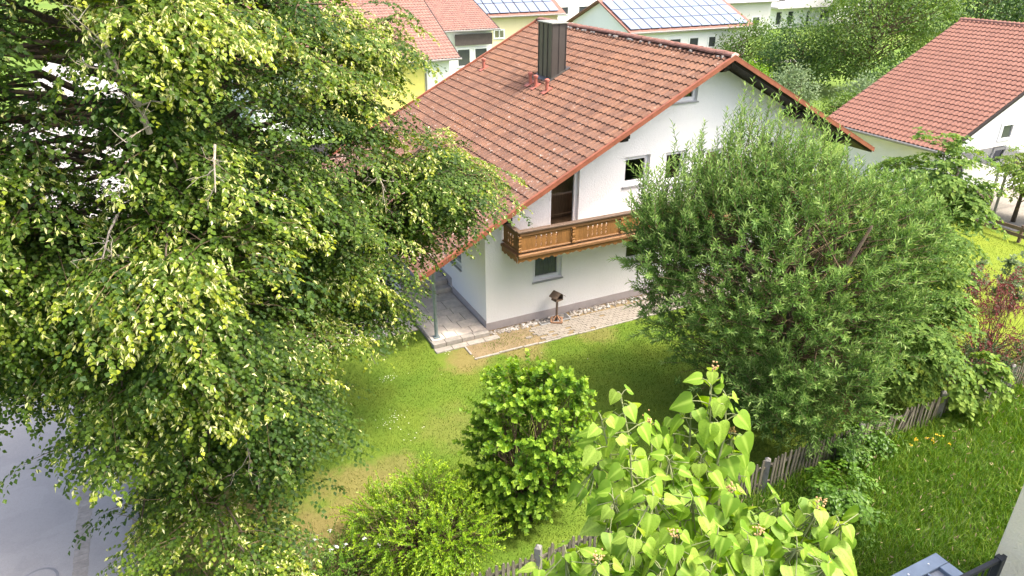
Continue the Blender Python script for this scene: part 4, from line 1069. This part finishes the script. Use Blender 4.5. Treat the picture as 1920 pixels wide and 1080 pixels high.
for i, (x, y, h_, lab) in enumerate([(15.9, 20.6, 1.9, 'tall slender grey green flower stalk right of the red shrub'), (16.6, 21.0, 2.3, 'tallest slender flower stalk on the right lawn'), (15.2, 21.0, 1.7, 'short slender flower stalk behind the red shrub')]):
    r_ = shoot_shrub('flower_stalk', x, y, lab, [((x, y, h_ * .55), (.22, .22, h_ * .5))], 26, 3, OVAL, (.08, .14), 'grey_leaf', 7, (.15, .3), .9, 1.0, .6, .1, 6, .012, 'plant', group='slender stalks on the right lawn')
# flowering bed by the low wall
pk_ = shoot_shrub('pink_shrub', *W(-2.5, 4.1)[:2], 'dark shrub with pink flowers beside the low white wall', [(W(-2.5, 3.7, .45), (.5, .6, .5)), (W(-2.5, 5.1, .5), (.5, .9, .55)), (W(-2.6, 6.6, .6), (.6, .9, .6))], 80, 4, OVAL, (.06, .1), 'dark_leaf', 11, (.25, .4), .85, .8)
n = 90; P = np.array([W(-2.5 + random.gauss(0, .3), 5 + random.gauss(0, 1.0), .85 + random.gauss(0, .14)) for _ in range(n)])
leaves(pk_, 'flowers', HEART, P, sphere_pts(n), UP + rv(n, .4), rng.uniform(.06, .1, n), rng.uniform(0, 1, n), 'petal_pink')
for i, (x, y, lab) in enumerate([(-3.1, 9.7, 'white flowering rose bush at the bottom edge beside the yellow green shrub'), (-4.2, 9.5, 'low rose bush with few white flowers under the linden')]):
    ro = shoot_shrub('rose_bush', x, y, lab, [((x, y, .55), (.75, .6, .5)), ((x - .3, y - .4, .5), (.6, .5, .45))], 60, 4, OVAL, (.04, .06), 'green_leaf' if i == 0 else 'grey_leaf', 13, (.25, .45), .85, .9, group='white roses under the linden')
    n = 36 if i == 0 else 12; P = np.array([(x + random.gauss(0, .45), y + random.gauss(0, .35), 1.0 + random.gauss(0, .1)) for _ in range(n // 4)]).repeat(5, 0); n = len(P)
    leaves(ro, 'flowers', HEART, P + rv(n, .012), sphere_pts(n), UP + rv(n, .5), rng.uniform(.04, .06, n), rng.uniform(0, 1, n), 'petal_white')
shoot_shrub('verge_hedge', -6.4, 9.2, 'leafy undergrowth between road and linden at the bottom edge', [((-6.3, 9.3, .5), (.9, .7, .5)), ((-5.4, 9.0, .4), (.7, .6, .4))], 60, 4, OVAL, (.04, .07), 'green_leaf', 12, (.25, .4), .85, .8)
# yellow flowers in the meadow
P = np.array([W(7.1 + random.gauss(0, .25), -9.95 + random.gauss(0, .12), .34 + random.gauss(0, .05)) for _ in range(10)] + [W(.6 + random.gauss(0, .4), -9.65 + random.gauss(0, .1), .3 + random.gauss(0, .05)) for _ in range(16)]); P = P.repeat(4, 0); n = len(P)
V, F, T = scatter(*HEART, P + rv(n, .012), sphere_pts(n), UP + rv(n, .5), rng.uniform(.03, .05, n), rng.uniform(0, 1, n))
tag(finish('yellow_flowers', fast_mesh('yellow_flowers', V, F, tint=T), 'petal_yellow'), 'small yellow flowers in the tall grass along the fence', 'flowers', kind='stuff')

# ---- catalpa: every large leaf a piece of its own ----
catalpa = tree_root('catalpa_tree', 1.55, 4.6, 'bright lime green large-leaved tree top in the right foreground')
CT = [(1.8, 5.4, 7.48), (1.64, 5.39, 7.22), (1.9, 5.24, 7.37), (0.95, 5.16, 7.44), (0.77, 4.98, 7.3), (1.23, 5.2, 7.07), (1.54, 5.47, 6.93), (0.98, 4.7, 7.18), (1.35, 4.83, 6.99), (1.68, 5.01, 6.9), (2.01, 5.24, 6.92), (0.75, 4.9, 6.9), (0.83, 4.45, 6.89), (1.11, 4.31, 7.07), (1.48, 4.46, 6.91), (1.88, 4.7, 6.72), (2.18, 4.43, 6.85), (2.46, 4.34, 6.9), (2.59, 4.21, 6.86), (0.93, 4.02, 6.92), (1.21, 3.94, 6.99), (1.56, 4.02, 6.92), (1.9, 4.09, 6.84), (2.17, 3.98, 6.85), (0.42, 4.11, 6.65), (0.64, 3.86, 6.82), (1.09, 3.77, 6.86), (2.35, 3.85, 6.8), (1.42, 3.69, 6.92), (0.21, 4.13, 6.47)]
def cat_leaf(seed):
    r_ = random.Random(seed); ws = [0, .20, .36, .44, .45, .40, .31, .20, .09, 0]; ys = [0, -.05, -.02, .10, .24, .40, .56, .72, .88, 1.0]
    V = []; F = []; vein = []; cup = r_.uniform(.03, .16); dr_ = r_.uniform(.10, .32); wv = r_.uniform(0, 6)
    for y, w in zip(ys, ws):
        yy = max(y, 0)
        for q, f_ in enumerate((-1, -.5, 0, .5, 1)):
            x = w * f_; z = cup * abs(x) - dr_ * yy * yy + .018 * math.sin(yy * 11 + wv + f_ * 2) * abs(f_) + .012 * math.sin(f_ * 9)
            V.append((x, (y if abs(f_) > .6 else max(y, yy * 1.0)), z)); vein.append(1.0 if f_ == 0 else .25)
    for i in range(len(ys) - 1):
        for q in range(4): F.append((i * 5 + q, i * 5 + q + 1, (i + 1) * 5 + q + 1, (i + 1) * 5 + q))
    me = fast_mesh('leaf', np.array(V), np.array(F), vein=np.array(vein)); me.materials.append(MATS['catalpa_leaf'])
    me.polygons.foreach_set('use_smooth', [True] * len(me.polygons)); return me
CL = [cat_leaf(k) for k in range(6)]
base = np.array(catalpa.location); stems = MB(); cnt = 0
crownobj = MB().tube([(0, 0, -.2), (.03, 0, 2), (0, .05, 4.2), (.02, 0, 5.8)], [.16, .13, .09, .05], 10).build('trunk', 'bark', catalpa, smooth=True)
for ti, tp in enumerate(CT):
    tp = np.array(tp); root_ = np.array([1.55 + (tp[0] - 1.55) * .25, 4.6 + (tp[1] - 4.6) * .25, 5.4 + (tp[2] - 6.5) * .3])
    pts = limb(root_, tp, 6, -.04, .02); stems.tube(np.array(pts) - base, [.03, .024, .018, .014, .010, .007], 6, False)
    nl = 10; ph = random.uniform(0, 6.28); ax_ = nrm(np.array(pts[-1]) - np.array(pts[-3]))
    for k in range(nl):
        if cnt >= 300: break
        node = k // 2; an = ph + node * 1.57 + (k % 2) * math.pi + random.gauss(0, .25)
        dist = .015 + .085 * node; p0 = tp - ax_ * dist + np.array([0, 0, .02])
        ou = np.array([math.cos(an), math.sin(an), 0.0]); pet = ou * (.05 + .035 * node) + UP * (.05 + random.uniform(-.02, .03))
        p1 = p0 + pet; stems.tube(np.array([p0, p0 + pet * .55 + UP * .012, p1]) - base, [.006, .005, .004], 4, False)
        size = (.122 + .030 * node) * random.uniform(.85, 1.15); dirv = ou * random.uniform(.5, .95) - UP * random.uniform(.25, 1.0) + rng.normal(0, .15, 3)
        Y = nrm(dirv); nv = UP * .9 + ou * .45 + rng.normal(0, .22, 3) + nrm(camP - p1) * .25; Z = nrm(nv - Y * (nv @ Y)); X = np.cross(Y, Z)
        o = bpy.data.objects.new('leaf', random.choice(CL)); COL.objects.link(o); o.parent = catalpa
        q = p1 - base; s_ = size
        o.matrix_local = Matrix(((X[0] * s_, Y[0] * s_, Z[0] * s_, q[0]), (X[1] * s_, Y[1] * s_, Z[1] * s_, q[1]), (X[2] * s_, Y[2] * s_, Z[2] * s_, q[2]), (0, 0, 0, 1)))
        cnt += 1
    if ti % 5 == 0 or ti in (17, 22):
        n = 16; Pb_ = tp + np.array([0, 0, .05]) + rv(n, .022) + UP * rng.uniform(0, .07, (n, 1)); sc = rng.uniform(.006, .012, n)
        Vb = (Pb_ - base)[:, None] + iv[None] * sc[:, None, None]; Fb = ifc[None] + (np.arange(n) * 12)[:, None, None]
        tag(finish('bud_cluster', fast_mesh('bud_cluster', Vb.reshape(-1, 3), Fb.reshape(-1, 3)), 'catalpa_bud', catalpa), kind='stuff')
xv = []; xf = []; xt = []; off = 0
for tp in CT[8:]:
    for k in range(16):
        tp_ = np.array(tp) + np.clip(rng.normal(0, .12, 3), -.18, .18) - UP * rng.uniform(.10, .55); an = rng.uniform(0, 6.28); ou = np.array([math.cos(an), math.sin(an), 0])
        Y = nrm(ou * .8 - UP * rng.uniform(.3, .9)); nv = UP + ou * .4 + rng.normal(0, .25, 3); Z = nrm(nv - Y * (nv @ Y)); X = np.cross(Y, Z); sz = rng.uniform(.13, .22)
        lv = np.empty(len(CL[0].vertices) * 3); CL[k % 6].vertices.foreach_get('co', lv); lv = lv.reshape(-1, 3)
        if k == 0: lf = np.array([p_.vertices[:] for p_ in CL[0].polygons])
        xv.append((tp_ - base) + sz * (lv[:, :1] * X + lv[:, 1:2] * Y + lv[:, 2:] * Z)); xf.append(lf + off); off += len(lv)
        stems.tube(np.array([tp_, tp_ + (np.array(tp) - tp_) * .9]) - base, [.004, .005], 4, False)
me = fast_mesh('leaves', np.vstack(xv), np.vstack(xf), vein=np.tile([.25, .25, 1, .25, .25], off // 5)); me.polygons.foreach_set('use_smooth', [True] * len(me.polygons))
tag(finish('leaves', me, 'catalpa_leaf', catalpa), kind='stuff')
stems.build('branches', 'catalpa_stem', catalpa, smooth=True)

# ================================================================== NEIGHBOURS
def tile_plane(roof, p0, X, Y, width, length, mat, nind=0):
    """p0 eave corner, X along the eave, Y up the slope (unit vectors in the parent's frame)"""
    X = np.asarray(X, float); Y = nrm(np.asarray(Y, float)); Zn = np.cross(X, Y); p0 = np.asarray(p0, float)
    nr, nc = int(length / GA + .6), int(width / TW); org = []
    for i in range(nr):
        for j in range(nc): org.append(p0 + X * (j * TW) + Y * (i * GA - .04))
    org = np.array(org); ind = org[:0]
    if nind:
        mw = np.array(roof.matrix_world); 
        dist = np.linalg.norm(org - np.array([-20.0, -20.0, 8.0]), axis=1); od = np.argsort(dist); ind = org[od[:nind]]; org = org[od[nind:]]
        me = fast_mesh('tile', tile_v, tile_f); me.materials.append(MATS[mat])
        for q in ind:
            o = bpy.data.objects.new('tile', me); COL.objects.link(o); o.parent = roof
            o.matrix_local = Matrix(((X[0], Y[0], Zn[0], q[0]), (X[1], Y[1], Zn[1], q[1]), (X[2], Y[2], Zn[2], q[2]), (0, 0, 0, 1)))
    if len(org):
        V = org[:, None] + tile_v[None, :, 0, None] * X + tile_v[None, :, 1, None] * Y + tile_v[None, :, 2, None] * Zn
        F = tile_f[None] + (np.arange(len(org)) * len(tile_v))[:, None, None]
        tag(finish('tiles', fast_mesh('tiles', V.reshape(-1, 3), F.reshape(-1, 4), tint=np.repeat(rng.uniform(0, 1, len(org)), len(tile_v))), mat, roof), kind='stuff')
def gable_house(name, label, s0, t0, wid, dep, eave, ridge, axis, wall, roofm, over=.6, tiles_=None, wins=(), nind=0, deck='dark_timber', cat='house', rz=0):
    """block at local (s0, t0); axis 'a': ridge along the gable direction, 'b': along the side"""
    root = local_root(name, s0, t0, 0, rz, label=label, cat=cat)
    if axis == 'a':
        pl_ = lambda x, y, z: (x, y, z); L, D = wid, dep
    else:
        pl_ = lambda x, y, z: (y, x, z); L, D = dep, wid
    m = (ridge - eave) / (D / 2 + over); we = eave + m * over - .15
    w = MB(); w.poly([pl_(0, 0, 0), pl_(L, 0, 0), pl_(L, 0, we), pl_(0, 0, we)]); w.poly([pl_(0, D, 0), pl_(L, D, 0), pl_(L, D, we), pl_(0, D, we)])
    for x in (0, L): w.poly([pl_(x, 0, 0), pl_(x, D, 0), pl_(x, D, we), pl_(x, D / 2, ridge - .15), pl_(x, 0, we)])
    w.build('wall', wall, root)
    r = MB()
    for (y0, y1) in ((-over, D / 2), (D + over, D / 2)):
        r.prism([pl_(-over, y0, eave), pl_(-over, y1, ridge), pl_(-over, y1, ridge - .12), pl_(-over, y0, eave - .12)], np.array(pl_(L + over, 0, 0)) - np.array(pl_(-over, 0, 0)))
    ro = r.build('roof', roofm if not tiles_ else deck, root)
    ln = math.hypot(D / 2 + over, ridge - eave)
    if tiles_:
        a0 = np.array(pl_(1, 0, 0), float); up1 = np.array(pl_(0, D / 2 + over, ridge - eave), float); up2 = np.array(pl_(0, -(D / 2 + over), ridge - eave), float)
        pA, pB = pl_(-over, -over, eave + .005), pl_(L + over, -over, eave + .005)
        qA, qB = pl_(-over, D + over, eave + .005), pl_(L + over, D + over, eave + .005)
        s1 = 1 if np.cross(a0, up1)[2] > 0 else -1
        tile_plane(ro, pA if s1 > 0 else pB, a0 * s1, up1, L + 2 * over, ln, tiles_, nind)
        if 0: tile_plane(ro, qA if s1 < 0 else qB, -a0 * s1, up2, L + 2 * over, ln, tiles_)
        rt = MB(); rt.tube([pl_(-over, D / 2, ridge + .0), pl_(L + over, D / 2, ridge + .0)], .13, 8).build('ridge_cap', 'ridge_tile_clay', ro)
    g = MB(); g.tube([pl_(-over, -over - .07, eave - .06), pl_(L + over, -over - .07, eave - .06)], .07, 6).build('gutter', 'gutter_metal', ro)
    for wd_ in wins:
        face, x0, x1, z0, z1 = wd_[:5]; kind = wd_[5] if len(wd_) > 5 else 'far'
        if face == 'f': q = lambda x, d, z: pl_(x, d, z)
        elif face == 'l': q = lambda x, d, z: pl_(d, x, z)
        window(root, x0, x1, z0, z1, -.02, q, kind, sill=True)
    return root, ro
# right neighbour: same orientation as the main house, red roof
rn, rr = gable_house('neighbour_house', 'white house with plain red tiled roof at the right edge', 23.2, 1.9, 16, 5.0, 2.8, 7.27, 'b', 'white_plaster', None, .9, 'neighbour_tile', [('l', 4.0, 5.0, 2.55, 3.4), ('l', 1.2, 2.1, .2, 2.1), ('l', 7.0, 8.0, 2.4, 3.4)], nind=300)
# glazed patio canopy, bench and globe lamp by the neighbour's terrace
pc = local_root('patio_canopy', 24.2, -.6, 0, label='low glass patio canopy with pale metal edge before the right house', cat='canopy')
for (x, y) in ((0, 0), (3.4, 0), (0, 2.2), (3.4, 2.2)): MB().box(x - .04, x + .04, y - .04, y + .04, 0, 2.1 + .15 * (y > 1)).build('post', 'gutter_metal', pc)
MB().box(-.1, 3.5, -.1, -.02, 2.1, 2.18).build('rail', 'white_frame', pc); MB().prism([(-.1, -.02, 2.15), (3.5, -.02, 2.15), (3.5, 2.3, 2.35), (-.1, 2.3, 2.35)], (0, 0, .02)).build('pane', 'window_glass', pc)
bn = local_root('garden_bench', 25.2, .7, 0, label='brown slatted garden bench under the patio canopy', cat='bench')
for k in range(6): MB().box(-.6 + k * .2, -.46 + k * .2, .30, .33, .45, .95).build('back_slat', 'rail_wood', bn)
for k in range(4): MB().box(-.65, .65, -.2 + k * .12, -.1 + k * .12, .42, .45).build('seat_slat', 'rail_wood', bn)
for x in (-.6, .6): MB().box(x - .03, x + .03, -.2, .33, 0, .42).build('leg', 'rail_wood', bn)
gl = empty('globe_lamp', W(23.6, -.5), 0, 'white globe garden lamp beside the rail fence', 'lamp')
MB().tube([(0, 0, 0), (0, 0, .7)], .025, 8).build('post', 'black_metal', gl)
MB().tube([(0, 0, .7 + .13 - .13 * math.cos(k * math.pi / 6)) for k in range(7)], [max(.01, .13 * math.sin(k * math.pi / 6)) for k in range(7)], 12).build('globe', 'white_frame', gl, smooth=True)
MB().poly([W(23.6, -2, -.012), W(32, -2, -.012), W(32, 2, -.012), W(23.6, 2, -.012)]).build('patio', 'gravel')['kind'] = 'structure'
spray_tree('elder_bush', *W(24.7, -1.2)[:2], 'white flowering elder bush behind the rail fence', [(W(24.7, -1.2, 2.3), (1.3, 1.3, .9)), (W(25.4, -2.2, 1.9), (1.2, 1.0, .9))], 60, 3, OVAL, (.08, .13), 'hazel_leaf', 7, 5, (.4, .7), .10, .9, cat='shrub', tmean=.5)
# left neighbours
l1, r1 = gable_house('terraced_house', 'house with pale red roof and yellow wall behind the linden', -3.0, 26.9, 12.5, 12.0, 4.3, 7.35, 'a', 'white_plaster', None, .6, 'pale_tile', [])
MB().box(4.6, 10.75, -.03, -.002, 0, 4.2).build('yellow_wall', 'yellow_plaster', l1)
MB().box(10.9, 12.45, -.03, -.002, .2, 4.1).build('garage_door', 'white_frame', l1)
MB().tube([(10.82, -.08, 4.2), (10.82, -.08, 0)], .05, 6).build('downpipe', 'gutter_metal', l1)
l1b, r1b = gable_house('loggia_house', 'white house with loggia shade as a dark panel under a low red roof left of the main ridge', 9.9, 33.5, 5.6, 9, 5.2, 6.9, 'a', 'white_plaster', None, .5, 'pale_tile', [('f', 2.7, 3.9, 2.5, 3.9), ('f', 4.1, 5.3, 2.5, 3.9)])
MB().box(2.5, 5.5, -.4, -.36, 4.1, 4.9).build('loggia_shade_panel', 'loggia_shade', l1b)  # dark panel stands in for the shade inside the recessed loggia
def solar(roof, p0, X, Y, nx, ny, w=1.05, h=1.7, gap=.05):
    X = np.asarray(X, float); Y = nrm(np.asarray(Y, float)); Zn = np.cross(X, Y)
    if Zn[2] < 0: Zn = -Zn
    cell = MB(); cell.box(.03, w - .03, .03, h - .03, .0, .045); cm = cell.mesh('solar_panel'); cm.materials.append(MATS['solar_cell'])
    fr = MB(); fr.box(0, w, 0, .03, 0, .05).box(0, w, h - .03, h, 0, .05).box(0, .03, .03, h - .03, 0, .05).box(w - .03, w, .03, h - .03, 0, .05); fm = fr.mesh('frame'); fm.materials.append(MATS['solar_frame'])
    for j in range(ny):
        for i in range(nx):
            q = np.asarray(p0, float) + X * i * (w + gap) + Y * j * (h + gap) + Zn * .10
            o = bpy.data.objects.new('solar_panel', cm); COL.objects.link(o); o.parent = roof
            o.matrix_local = Matrix(((X[0], Y[0], Zn[0], q[0]), (X[1], Y[1], Zn[1], q[1]), (X[2], Y[2], Zn[2], q[2]), (0, 0, 0, 1)))
            # frame raised round the cells
            f = bpy.data.objects.new('panel_frame', fm); COL.objects.link(f); f.parent = roof; f.matrix_local = o.matrix_local
l2, r2 = gable_house('solar_house', 'pale yellow house with solar panels over its whole roof', 10.5, 49.3, 19.6, 14, 4.5, 8.3, 'a', 'pale_yellow_plaster', 'ridge_tile_clay', .6, None, [('f', 12.4, 13.6, 2.35, 3.25, 'mullion'), ('f', 15.5, 16.7, 2.35, 3.25), ('f', 9.5, 10.7, 2.35, 3.25)])
solar(r2, (-.2, -.3, 4.66), (1, 0, 0), (0, 7.6, 3.8), 18, 4)
l3, r3 = gable_house('grey_roof_house', 'white house with grey blue panelled roof behind the main ridge', 29.8, 35.7, 13.0, 10, 4.0, 6.3, 'a', 'white_plaster', 'ridge_tile_clay', .5, None, [('f', 4.0, 5.4, 2.2, 3.3), ('f', 6.2, 7.4, 2.2, 3.3), ('f', 8.4, 9.4, 2.2, 3.3)])
solar(r3, (-.3, -.2, 4.13), (1, 0, 0), (0, 5.5, 2.3), 12, 3)
l4, r4 = gable_house('white_block', 'long white building with small windows at the top edge', 38, 78, 24, 12, 6.5, 9, 'a', 'white_plaster', 'grey_roof', .4, None, [('f', 1.5 + 3.4 * k, 3.3 + 3.4 * k, 4.2, 5.3) for k in range(7)] + [('f', 1.5 + 3.4 * k, 3.3 + 3.4 * k, 1.4, 2.6) for k in range(7)])
l5, r5 = gable_house('balcony_house', 'white house with long balconies far behind at the top', 70.5, 61, 20, 11, 6.2, 9, 'a', 'white_plaster', 'grey_roof', .8, None, [('f', 1.0, 2.2, .4, 2.3), ('f', 3.2, 4.4, .4, 2.3), ('f', 6.8, 7.6, .1, 2.2), ('f', 9.5, 11.5, .9, 2.2), ('f', 1.0, 2.5, 3.5, 5), ('f', 5, 6.5, 3.5, 5), ('f', 9, 10.5, 3.5, 5)])
MB().box(-.2, 13, -1.5, -.02, 2.75, 2.95).box(-.2, 13, -1.5, -1.44, 2.95, 3.75).build('balcony', 'grey_plaster', l5)
l6, r6 = gable_house('grey_house', 'grey rendered house at the top edge left of the white balcony house', 52.5, 56, 13, 11, 4.2, 7, 'a', 'grey_plaster', 'grey_roof', .6, None, [('f', 2, 3.4, 1, 2.4), ('f', 6, 7.4, 1, 2.4), ('f', 10, 11.4, 1, 2.4)])
# trees and bushes behind the house
def back_tree(name, x, y, label, blobs, n, mat, size=(.16, .26), cat='tree', group=None, trunk=.15, tpl=OVAL, tmean=.35):
    root = tree_root(name, x, y, label, cat, group)
    cp, cn = hull_points(blobs, max(20, n // 60), .7, 1.0, .1, .7)
    P = np.repeat(cp, 60, 0) + rv(len(cp) * 60, .30 * np.mean([b[1][0] for b in blobs]) * .55)
    nn_ = np.repeat(cn, 60, 0); k = len(P)
    leaves(root, 'crown', tpl, P, nn_ * .6 + rv(k, .5) - UP * .2, nn_ * .5 + UP * .7 + rv(k, .4), rng.uniform(size[0], size[1], k), np.repeat(rng.normal(tmean, .14, len(cp)), 60) + rng.normal(0, .15, k), mat)
    base = np.array(root.location); top = max(b[0][2] for b in blobs); bw = MB()
    MB().tube([(0, 0, -.1), (.05, 0, top * .5), (0, .05, top)], [trunk, trunk * .7, trunk * .25], 7).build('trunk', 'bark', root)
    for p in cp[::2]: bw.tube(np.array(limb([x, y, max(.3, p[2] * .55)], p, 4, .04, .05)) - base, [trunk * .3, trunk * .22, trunk * .14, .01], 4, False)
    bw.build('branches', 'twig_bark', root)
    return root
back_tree('fruit_tree', 28, 58, 'large loose light green tree behind the houses at upper right', [((28, 58, 5.0), (4.2, 3.6, 3.4)), ((30.5, 57, 6.5), (3.0, 3, 2.6)), ((25.5, 58, 3.6), (2.4, 2.4, 2.4))], 13000, 'back_leaf')
back_tree('round_bush', 24.3, 62, 'big dark green rounded bush left of the large tree', [((24.3, 62, 2.6), (3.2, 2.6, 2.5))], 7000, 'back_dark_leaf', cat='bush', tmean=.4)
back_tree('round_bush', 20.6, 68, 'mid green bush behind the ridge end near the green plot', [((21.5, 67, 2.2), (2.6, 2.4, 2.1))], 5000, 'back_leaf', cat='bush')
back_tree('yellow_bush', 18.3, 56, 'yellow green bush just behind the gable apex', [((18.9, 58, 1.2), (1.5, 1.4, 1.2))], 3000, 'privet_leaf', (.12, .2), cat='bush')
back_tree('grey_bush', 20.2, 50.5, 'grey green feathery bush right of the gable roof', [((19.6, 51, 1.5), (1.9, 1.6, 1.5))], 4000, 'grey_leaf', (.12, .2), cat='bush')
back_tree('grey_bush', 24.2, 49.5, 'low grey green bush below the large tree', [((24.2, 49, 1.3), (1.9, 1.6, 1.3))], 4000, 'grey_leaf', (.12, .2), cat='bush')
back_tree('leafy_bush', 21.3, 46, 'mid green bush behind the right roof slope', [((21.2, 45, 1.2), (1.8, 1.5, 1.2))], 4000, 'back_leaf', (.12, .2), cat='bush')
back_tree('leafy_bush', 27.5, 52.5, 'dark bush under the large tree beside the right red roof', [((27.8, 52, 1.6), (2.4, 1.8, 1.6))], 4500, 'back_dark_leaf', (.14, .22), cat='bush')
for k, (x, y, z, r_, lab) in enumerate([(62, 100, 5, 6.5, 'dark conifer wood edge tree at the top right corner'), (74, 104, 5, 7, 'second dark tree at the top right corner'), (50, 104, 4, 5.5, 'dark tree left of the top right corner'), (33, 112, 3.5, 5, 'far tree above the grey house'), (22, 118, 3.5, 5, 'far tree above the grey blue roof'), (87, 106, 5, 7, 'dark tree right of the top right corner')]):
    back_tree('far_tree', x, y, lab, [((x, y, z), (r_, r_ * .8, z))], 6000, 'back_dark_leaf', (.3, .5), group='far trees at the top edge')
# gravel patches and green fence posts behind
MB().poly([(19, 46, -.018), (27, 47, -.018), (27, 49, -.018), (19, 48, -.018)]).build('gravel_path', 'gravel')['kind'] = 'structure'
MB().poly([(18, 74, -.018), (30, 75, -.018), (30, 77, -.018), (18, 76, -.018)]).build('gravel_track', 'gravel')['kind'] = 'structure'

# ================================================================== OWN BUILDING AT THE RIGHT EDGE
own = empty('cream_house', W(*TL((6.30, 6.80, 0)), 0), TH, 'cream rough plaster house corner at the lower right edge', 'house')
MB().box(0, 6, -8, 0, 0, 9.0).build('wall', 'cream_plaster', own, bevel=.01)
cn_ = W(*TL((6.17, 7.60, 0)), 0)
can = empty('metal_canopy', cn_, TH, 'blue grey standing seam metal canopy roof at the bottom right corner', 'canopy')
Lc, Dc, zc = 2.6, 2.2, 3.0
simple('canopy_edge', (.20, .25, .31), .4, .15, 4, metal=.3)
MB().box(-Lc, -.02, -Dc, -.02, zc - .14, zc - .05).build('roof', 'canopy_pan', can)
MB().box(-Lc, 0, -.20, 0, zc - .16, zc + .012).build('edge_sheet', 'canopy_edge', can, bevel=.008)
MB().box(-.20, 0, -Dc, -.201, zc - .16, zc + .014).build('edge_sheet', 'canopy_edge', can, bevel=.008)
for k in range(7):
    MB().box(-.46 - k * .33, -.43 - k * .33, -Dc, -.202, zc - .049, zc + .005).build('seam', 'canopy_edge', can)
for k in range(6):
    MB().box(-.42 - k * .33, -.24 - k * .33 - .02, -.60, -.203, zc - .049, zc - .03).build('pan_end', 'canopy_pan', can)
for (x, y) in ((-.1, -.1), (-Lc + .1, -.1)): MB().box(x - .04, x + .04, y - .04, y + .04, 0, zc - .16).build('post', 'black_metal', can)
for k in range(5):
    MB().tube([(-.3 - k * .42, -.1, zc + .012), (-.3 - k * .42, -.1, zc + .024)], .014, 6).build('screw', 'white_frame', can)
hr = empty('handrail', (6.12, 6.52, 0), TH, 'black metal handrail fixed to the cream wall', 'railing')
MB().bar((.12, .0, 4.02), (-1.5, .0, 4.10), .05, .05).build('rail', 'black_metal', hr)
MB().box(-.03, .06, -.05, .05, 3.3, 4.06).build('post', 'black_metal', hr, bevel=.006)
MB().bar((.0, .0, 3.12), (-1.5, .0, 3.18), .04, .04).build('rail', 'black_metal', hr)
for k in range(10): MB().bar((-.13 - k * .14, 0, 3.14), (-.13 - k * .14, 0, 4.04), .016, .016).build('baluster', 'black_metal', hr)
